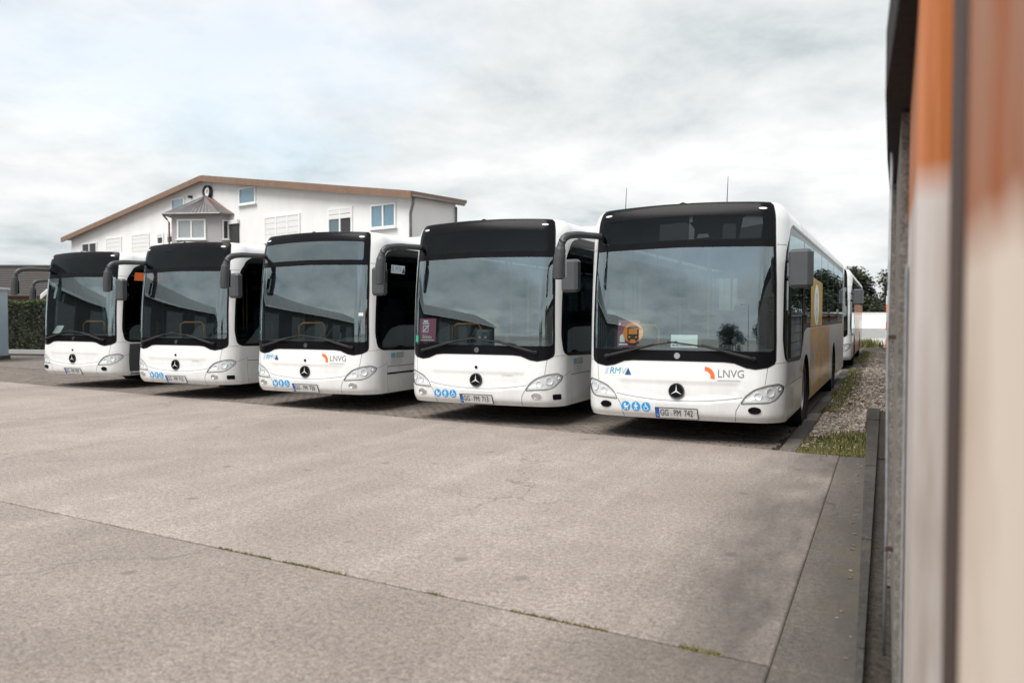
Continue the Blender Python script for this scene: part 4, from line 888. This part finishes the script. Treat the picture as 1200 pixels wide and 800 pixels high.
for x, y in ((-.20, .15), (-.20, 3.0)): MB().box((x, y, 1.2), (.07, .07, 2.4)).build('post', TIMB, ls)
MB().box((.55, 1.6, 1.3), (.6, 3.0, 2.6)).build('wall', CWALL, ls)
# striped marker post and lamp
bp_ = empty('marker_post', (.10, 43, 0)); tag(bp_, 'tall orange and white striped marker post where the gravel bed ends', 'post')
for i in range(6): MB().box((0, 0, .05 + .42 * (i + .5)), (.20, .10, .418), bev=.01).build('band', LOGOO if i % 2 == 0 else PLATE, bp_)
MB().box((0, 0, .02), (.5, .4, .06), bev=.01).build('foot', RUBBER, bp_)
MB().box((.02, 0, 2.72), (.16, .08, .22), bev=.02).build('head', PLATE, bp_)
def lamp_post(name, loc, h, arm, label, group=None):
    l = empty(name, loc); tag(l, label, 'street lamp', group)
    MB().tube([(0, 0, 0), (0, 0, h * .5), (0, 0, h)], [.075, .06, .04], 10).build('pole', WPIPE, l, smooth=True)
    MB().tube([(0, 0, h - .02), (arm * .5, 0, h + .05), (arm, 0, h + .06)], .03, 8).build('arm', WPIPE, l, smooth=True)
    MB().box((arm * 1.15, 0, h + .05), (.55, .2, .10), bev=.03).build('lamp_head', MGREY, l, angle=30); return l
lamp_post('street_lamp', (.15, 52, 0), 6.5, .5, 'slim street lamp rising behind the dark eave at the end of the yard')
lw = empty('boundary_wall', (1, 64, 0)); tag(lw, 'long low white wall with grey plinth across the end of the yard', 'wall')
MB().box((0, 0, 1.24), (30, .25, 1.12)).build('white_upper', mat('white_render', (.80, .80, .79), .8, var=.06), lw)
MB().box((0, -.02, .33), (30, .32, .70)).build('plinth', mat('grey_plinth', (.36, .37, .37), .8, var=.15), lw)
MB().box((0, 0, 1.82), (30.1, .34, .05)).build('coping', PLATE, lw)

# ================================================================== vegetation
def leaf_cloud(name, cen, rad, n, size, mats, parent=None, shell=.55, p=None, flat_top=None):
    cen = np.array(cen); k = RNG.integers(0, len(cen), n); d = RNG.normal(size=(n, 3)); d /= np.linalg.norm(d, axis=1, keepdims=True)
    pos = cen[k] + d * np.array(rad)[k][:, None] * (shell + (1 - shell) * RNG.random(n)**.6)[:, None] * np.array([1, 1, .85])
    Q = ([(-.5, 0, 0), (0, -.28, .08), (.5, 0, 0), (0, .28, .08)], [(0, 1, 2), (0, 2, 3)])
    sc = size * RNG.uniform(.6, 1.4, n)
    mi = RNG.choice(len(mats), n, p=p)
    me = scatter_mesh(name, *Q, pos, np.stack([sc, sc, sc], 1), RNG.uniform(0, 6.28, n), mats, mi, RNG.uniform(-1.4, 1.4, n)); return link(name, me, parent)
TLEAF = [mat('leaf_' + c, v, .7, var=.3, scale=3) for c, v in (('dark', (.022, .032, .016)), ('mid', (.042, .058, .022)), ('brown', (.055, .045, .03)))]
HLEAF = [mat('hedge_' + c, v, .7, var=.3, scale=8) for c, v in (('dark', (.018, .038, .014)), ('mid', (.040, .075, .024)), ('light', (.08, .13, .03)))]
BARK = mat('bark', (.06, .05, .042), .9, var=.4, scale=10, bump=.5)
def tree(loc, h, r, n, label, group, seed, size=.28):
    rs = np.random.default_rng(seed); t = empty('broadleaf_tree', loc, rs.uniform(0, 6)); tag(t, label, 'tree', group)
    m = MB(); m.tube([(0, 0, 0), (.08, .03, h * .25), (.0, .1, h * .5), (.1, 0, h * .8)], [h * .035, h * .028, h * .02, h * .006], 8)
    cen, rad = [], []
    for i in range(22):
        a = rs.uniform(0, 6.28); z = h * rs.uniform(.28, .93); q = r * rs.uniform(.25, .8) * math.sin(min(1, (1.12 - z / h) * 1.5) * math.pi / 2)
        c = (q * math.cos(a), q * math.sin(a), z); cen.append(c); rad.append(r * rs.uniform(.34, .56)); m.tube([(.03, .05, z * .55), (c[0] * .5, c[1] * .5, z * .8), c], [h * .012, h * .008, h * .003], 6)
    m.build('trunk', BARK, t, smooth=True); leaf_cloud('crown', cen, rad, n, size, TLEAF, t, .25, (.5, .33, .17)); return t
TG = 'dark trees behind the white wall at the end of the yard'
for i, (x, y, h, r, lb) in enumerate([(1.1, 76, 5.7, 2.5, 'rounded dark tree above the low white wall, left beside the parked bus'), (4.3, 79, 5.4, 2.4, 'dark tree above the low white wall, nearest the striped marker post'), (-2.6, 80, 5.6, 2.4, 'dark tree above the low white wall, mostly hidden by the rear bus'), (7.6, 78, 5.4, 2.4, 'dark tree hidden behind the shed eave beyond the low white wall')]):
    tree((x, y, 0), h, r, 11000, lb, TG, 11 + i)
hd = empty('hedge', (-31.5, 21.6, 0), R(12)); tag(hd, 'tall clipped dark green hedge left of the leftmost bus', 'hedge')
mb = MB(); mb.box((0, .55, 1.08), (7.6, .75, 2.1)); mb.build('branches', BARK, hd)
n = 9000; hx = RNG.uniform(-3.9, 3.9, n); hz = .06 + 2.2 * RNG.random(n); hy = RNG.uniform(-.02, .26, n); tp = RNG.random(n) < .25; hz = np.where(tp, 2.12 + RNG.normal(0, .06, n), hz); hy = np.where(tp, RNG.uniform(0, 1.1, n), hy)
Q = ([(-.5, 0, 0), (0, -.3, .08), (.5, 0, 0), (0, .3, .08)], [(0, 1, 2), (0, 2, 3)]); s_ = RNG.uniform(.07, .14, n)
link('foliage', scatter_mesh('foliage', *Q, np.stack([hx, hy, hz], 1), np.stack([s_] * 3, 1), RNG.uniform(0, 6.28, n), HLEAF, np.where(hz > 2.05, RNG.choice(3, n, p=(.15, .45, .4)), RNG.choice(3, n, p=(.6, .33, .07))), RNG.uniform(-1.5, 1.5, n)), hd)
pl = empty('hedge_kerb', (-31.5, 21.3, 0), R(12)); tag(pl, kind='structure')
MB().box((0, -.05, .11), (8.6, .14, .22), bev=.01).build('light_kerb', mat('pale_kerb', (.42, .43, .43), .8, var=.2), pl)
MB().box((0, -.30, .025), (8.6, .30, .07), bev=.01).build('dark_kerb', KERBM, pl)
# grey blue store at the left edge
st = empty('storage_container', (-28.05, 16.9, 0), R(32)); tag(st, 'pale blue grey metal container at the left edge beside the hedge', 'container')
CBLUE = mat('blue_grey_sheet', (.33, .41, .48), .5, var=.12, scale=2)
MB().box((-1.6, 1.3, 1.35), (2.9, 2.5, 2.42)).build('body', CBLUE, st)
for x in np.arange(-2.9, -.2, .29): MB().box((x, .04, 1.35), (.10, .03, 2.36), bev=.01).build('rib', CBLUE, st)
for x in (-.13, -3.07): MB().box((x, .06, 1.33), (.12, .13, 2.56), bev=.015).build('corner_post', mat('pale_post', (.46, .53, .58), .5, var=.1), st)
MB().box((-1.6, 1.3, 2.585), (3.1, 2.66, .07), bev=.01).build('roof', mat('pale_roof', (.52, .56, .60), .5, var=.1), st)
MB().box((-1.6, 1.3, .06), (3.0, 2.55, .13)).build('base_rail', KERBM, st)

# ================================================================== house far left
def seg_frame(o, du): return lambda a, b, h: (o[0] + du[0] * a - du[1] * h, o[1] + du[1] * a + du[0] * h, b)
hs = empty('house', (-58.6, 27.0, 0), R(29)); tag(hs, 'dark roofed house with brick wall and solar panels behind the hedge', 'house')
ROOFD = mat('dark_roof_tiles', (.055, .048, .045), .8, var=.4, scale=8); BRICK = mat('red_brown_brick', (.17, .085, .062), .85, var=.5, scale=30, stretch=(.4, .4, 2))
def gable(L_, Wd, ze, zr, ov=.4):
    MB().box((L_ / 2, Wd / 2, ze / 2), (L_, Wd, ze)).build('wall', BRICK, hs)
    mb = MB(); mb.prism([(0, ze), (Wd, ze), (Wd / 2, zr - .1)], 0.0, L_, lambda a, b, h: (h, a, b)); mb.build('gable_wall', BRICK, hs)
    for sgn in (0, 1):
        y0 = -ov if sgn == 0 else Wd + ov; k = (zr - ze) / (Wd / 2); z0 = ze - ov * k
        n_ = 12
        for i in range(n_):
            t0, t1 = i / n_, (i + 1) / n_ + .03
            p = lambda t, up: (y0 + (Wd / 2 - y0) * t, z0 + (zr - z0) * t + up)
            a, b = p(t0, .10), p(min(t1, 1.0), .05); c, d = p(min(t1, 1.0), .0), p(t0, .04)
            mb = MB(); mb.prism([a, b, c, d], -.4, L_ + .4, lambda q, z, h: (h, q, z)); mb.build('tile_row', ROOFD, hs)
    MB().tube([(-.42, Wd / 2, zr + .1), (L_ + .42, Wd / 2, zr + .1)], .12, 8).build('ridge', ROOFD, hs)
gable(12, 8, 2.95, 4.8)
for x in (1.0, 2.8, 4.6, 6.4):
    mb = MB(); k = (4.8 - 2.95) / 4; p = lambda y, up: (y, 2.95 + k * y + up)
    mb.prism([p(1.0, .16), p(3.0, .16), p(3.0, .12), p(1.0, .12)], x, x + 1.65, lambda q, z, h: (h, q, z)); mb.build('solar_panel', mat('solar_cell', (.05, .055, .07), .2, var=.2), hs)
for y0, z0, y1, z1 in ((-.5, 2.65, 4, 4.8), (8.5, 2.65, 4, 4.8)):
    mb = MB(); mb.prism([(y0, z0), (y0, z0 + .25), (y1, z1 + .22), (y1, z1 - .04)], 12.41, 12.46, lambda q, z, h: (h, q, z)); mb.build('verge_board', PICW, hs)
for x in (2.5, 7.5): 
    f = MB(); f.box((x, -.03, 1.6), (1.3, .08, 1.2)); f = f.build('window_frame', PICW, hs); MB().box((x, -.075, 1.6), (1.12, .02, 1.02)).build('pane', SIDEG, f)
n2 = empty('house', (-86, 47, 0), R(8)); tag(n2, 'pale low house with white gable far behind the hedge and the mirror arms', 'house')
MB().box((9, 4, 1.7), (18, 8, 3.4)).build('wall', mat('pale_render', (.78, .78, .77), .8, var=.06), n2)
mb = MB(); mb.prism([(-.4, 3.3), (8.4, 3.3), (4, 5.6)], -.3, 18.3, lambda a, b, h: (h, a, b)); mb.build('roof', mat('pale_sheet_roof', (.62, .63, .63), .6, var=.08), n2)

# ================================================================== white gabled hall
RND = mat('white_wall_render', (.80, .797, .79), .85, var=.10, scale=.9, stretch=(1, 1, .35), bump=.1, bscale=25)
BROWN = mat('brown_fascia', (.22, .135, .092), .6, var=.25, scale=3); WFR = mat('white_window_frame', (.80, .81, .81), .4, var=.04)
WGL = mat('window_pane', (.05, .10, .13), .04, var=.15, scale=1, spec=1.0, coat=1.0); SHUT = mat('roller_shutter', (.72, .72, .71), .6, var=.06)
ZINC = mat('grey_zinc', (.20, .20, .20), .5, metal=.5, var=.35, scale=3); DARKW = mat('dark_reveal', (.035, .036, .038), .6, var=.2); GREYR = mat('grey_render', (.40, .38, .385), .85, var=.08)
COPP = mat('copper_flashing', (.23, .085, .065), .5, metal=.3, var=.3)
hx0, hy0 = -19.43, 30.87; hang = math.atan2(.21647, -.97629)
hl = empty('white_hall', (hx0, hy0, 0), hang); tag(hl, 'white gabled hall with brown fascia and a round window behind the buses', 'building')
# local frame: +x runs along the gable from its right corner to the left, -y (out of the wall) is +y here, so depth goes to -y
LW, ZE, ZR, XR, DEP = 33.5, 7.0, 9.40, 16.32, 3.0
def hp(name, poly, h0, h1, m, parent=None): mb = MB(); mb.prism(poly, h0, h1, lambda a, b, h: (a, -h, b)); return mb.build(name, m, parent or hl)
# openings are cut as a ring of wall pieces in front of the core: windows get real reveals 0.12 deep
hp('wall', [(0, 0), (LW, 0), (LW, ZE), (XR, ZR), (0, ZE)], 0, DEP, RND)
def fascia(a, b, zt0, zt1): return hp('fascia', [(a, zt0), (b, zt1), (b, zt1 - .31), (a, zt0 - .31)], -.50, -.40, BROWN)
kL, kR = (ZR - ZE) / (LW - XR), (ZR - ZE) / XR
fascia(XR, LW + .5, ZR + .16, ZE + .16 - .5 * kL); fascia(-.45, XR - .003, ZE + .16 - .45 * kR, ZR + .16)
for i, (a, b, za, zb) in enumerate(((XR, LW + .5, ZR, ZE - .5 * kL), (-.36, XR - .003, ZE - .36 * kR, ZR))):
    hp('roof_slope', [(a, za + .06), (b, zb + .06), (b, zb + .20), (a, za + .20)], -.39, DEP + .4, mat('roof_sheet', (.22, .14, .10), .7, var=.2))
    hp('soffit', [(a, za + .005), (b, zb + .005), (b, zb + .055), (a, za + .055)], -.38, DEP + .35, mat('soffit_board', (.33, .25, .20), .7, var=.15))
def window(x1, x0, z0, z1, panes=2, kind='glass', parent=None, m=WGL, dep=.0, fr=.09):
    x0, x1 = min(x0, x1), max(x0, x1); w_ = x1 - x0
    f = MB(); f.box(((x0 + x1) / 2, .03, z0 + fr / 2), (w_, .10, fr)); f.box(((x0 + x1) / 2, .03, z1 - fr / 2), (w_, .10, fr))
    for i in range(panes + 1): f.box((x0 + fr / 2 + (w_ - fr) * i / panes, .03, (z0 + z1) / 2), (fr, .101, z1 - z0 - 2 * fr - .002))
    f = f.build('window', WFR, parent or hl)
    for i in range(panes):
        a = x0 + fr / 2 + (w_ - fr) * i / panes + fr / 2; b = a + (w_ - fr) / panes - fr
        if kind == 'shutter':
            n_ = max(3, int((z1 - z0) / .28)); hh = (z1 - z0 - 2 * fr) / n_
            for j in range(n_): MB().box(((a + b) / 2, .035, z0 + fr + hh * (j + .5)), (b - a - .004, .05, hh - .012), bev=.004).build('shutter_slat', SHUT, f)
        elif kind == 'half':
            zm = z0 + (z1 - z0) * .58; MB().box(((a + b) / 2, .01, (z0 + fr + zm) / 2), (b - a, .03, zm - z0 - fr)).build('pane', m if i else DARKW, f)
            for j in range(2): MB().box(((a + b) / 2, .05, zm + (z1 - fr - zm) * (j + .5) / 2), (b - a, .06, (z1 - fr - zm) / 2 - .02), bev=.008).build('shutter_slat', SHUT, f)
        else: MB().box(((a + b) / 2, .01, (z0 + z1) / 2), (b - a, .03, z1 - z0 - 2 * fr)).build('pane', m, f)
    MB().box(((x0 + x1) / 2, .08, z0 - .03), (w_ + .12, .18, .05)).build('sill', PICW, f)
    return f
SKYG = mat('blue_reflecting_pane', (.13, .25, .33), .05, var=.2, scale=1.2, coat=1.0, spec=.8)
window(2.64, .95, 5.66, 6.80, 2, m=SKYG); window(5.70, 3.92, 5.55, 6.86, 2, 'half'); window(10.9, 7.9, 5.5, 6.86, 3, 'shutter')
window(13.2, 11.65, 7.66, 8.60, 1, m=SKYG); window(20.15, 18.7, 7.70, 8.62, 1, m=SKYG)
window(20.7, 19.95, 5.95, 6.68, 1, 'half'); window(21.85, 21.1, 5.95, 6.68, 1, 'half'); window(24.96, 22.8, 5.1, 6.78, 1, 'shutter'); window(28.35, 26.3, 5.2, 6.76, 1, 'shutter'); window(31.8, 29.65, 5.5, 6.60, 2, m=DARKW)
f = MB().box((13.62, .04, 6.1), (.75, .12, 1.15)).build('window', DARKW, hl); MB().box((13.62, .10, 6.79), (.85, .14, .22)).build('shutter_box', SHUT, f)
pw = MB().lathe([(.0, .38), (.22, .38), (.24, .35), (.20, .29), (.05, .28), (.05, .001)], 32, 'y', (16.15, 0, 8.66)).build('round_window', DARKW, hl, angle=30)
MB().lathe([(.06, .27), (.15, .26), (.16, .15), (.06, .14)], 28, 'y', (16.12, 0, 8.66)).build('round_frame', PICW, pw, angle=30); MB().lathe([(.055, .27), (.06, .001)], 28, 'y', (16.15, 0, 8.66)).build('pane', SHUT, pw)
wl_ = MB().box((17.95, .12, 8.55), (.14, .26, .16), bev=.03).build('wall_lamp', DARKW, hl)
# oriel with hipped sheet roof
bx0, bx1, bd, zt = 14.35, 17.85, 1.6, 7.25
foot = [(14.15, 0), (14.30, .45), (16.70, 2.0), (18.5, 0)]
mb = MB(); mb.prism(foot, 3.6, zt); bay = mb.build('oriel', GREYR, hl)
ap = (16.0, .35, 8.40); ev = [(13.75, -.001, zt - .02), (13.98, .72, zt - .02), (16.78, 2.48, zt - .02), (19.0, -.001, zt - .02)]
mb = MB(); mb.add(ev + [ap, (16.0, -.001, 8.40)], [(0, 1, 4), (1, 2, 4), (2, 3, 4), (0, 4, 5), (4, 3, 5), (0, 3, 2, 1)]); mb.build('oriel_roof', ZINC, bay)
for q in ev[:2]: MB().tube([q, ap], .04, 6).build('hip_ridge', COPP, bay)
for q in ev[2:]: MB().tube([q, ap], .035, 6).build('hip_ridge', ZINC, bay)
for i in range(1, 14):
    t = i / 14; a = Vector(ev[1]).lerp(Vector(ev[2]), t); k_ = 1 - abs(t - .5) * 1.6; MB().tube([a + Vector((0, 0, .02)), a.lerp(Vector(ap), max(.15, k_ * .98)) + Vector((0, 0, .02))], .018, 4).build('standing_seam', ZINC, bay)
MB().tube(ev, .06, 6).build('gutter', ZINC, bay)
f = window(.86, 2.52, 5.85, 6.97, 2, parent=bay, m=mat('pale_pane', (.34, .37, .38), .1, var=.1, coat=.8)); f.location = (14.30, .45, 0); f.rotation_euler = (0, 0, math.atan2(1.55, 2.40))
f = window(.08, .40, 5.85, 6.92, 1, parent=bay, m=DARKW, fr=.05); f.location = (14.15, 0, 0); f.rotation_euler = (0, 0, math.atan2(.45, .15))
MB().tube([(16.85, 2.40, 7.18), (16.85, 2.2, 6.98), (16.85, 2.06, 6.8), (16.85, 2.06, 3)], .05, 8).build('downpipe', COPP, bay)
# gutter and downpipe on the right corner
MB().tube([(-.36, .4, 6.92), (-.36, -DEP - .2, 6.92)], .07, 8).build('gutter', ZINC, hl, smooth=True)
MB().tube([(-.33, .18, 6.86), (-.30, .2, 6.62), (-.1, .16, 6.2), (-.08, .14, 6.0), (-.08, .14, 0)], .065, 8).build('downpipe', ZINC, hl, smooth=True)
MB().tube([(-.08, -DEP + .05, 6.8), (-.08, -DEP + .05, 0)], .05, 8).build('downpipe', ZINC, hl, smooth=True)

# ================================================================== what stands behind the photographer (seen mirrored in the windscreens)
bh = empty('warehouse', (-31, -7, 0), R(2)); tag(bh, 'long dark hall with white eave line across the yard, mirrored in the windscreens', 'building')
DKW = mat('dark_cladding', (.05, .053, .058), .7, var=.2, scale=2)
MB().box((-9, -13.5, 2.4), (18, 57, 4.8)).build('wall', DKW, bh)
mb = MB(); mb.prism([(-18.5, 4.8), (.5, 4.8), (-9, 8.2)], -42.5, 15.5, lambda a, b, h: (a, h, b)); mb.build('roof', mat('dark_sheet', (.045, .045, .047), .6, var=.2), bh)
MB().box((.56, -13.5, 4.72), (.12, 58, .22)).build('gutter', PICW, bh)
mb = MB(); mb.prism([(-18.5, 4.7), (-9, 8.1), (.5, 4.7), (.5, 4.95), (-9, 8.36), (-18.5, 4.95)], 15.5, 15.62, lambda a, b, h: (a, h, b)); mb.build('verge_board', PICW, bh)
for y in (10, 2, -6, -14, -22, -30): MB().box((.03, y, 1.9), (.08, 4.2, 3.8)).build('roller_door', mat('grey_door', (.16, .17, .18), .6, var=.1), bh)
for i, (x, y, h, r, lb) in enumerate([(-3.2, -34, 5.0, 3.0, 'bushy tree behind the photographer mirrored in the rightmost windscreen'), (4.5, -42, 6.5, 3.6, 'tree by the street lamp mirrored at the right edge of the rightmost windscreen')]):
    tree((x, y, -.9), h, r, 6000, lb, None, 41 + i)
lamp_post('street_lamp', (.3, -36, 0), 9, -1.2, 'tall street lamp mirrored in the right half of the rightmost windscreen')
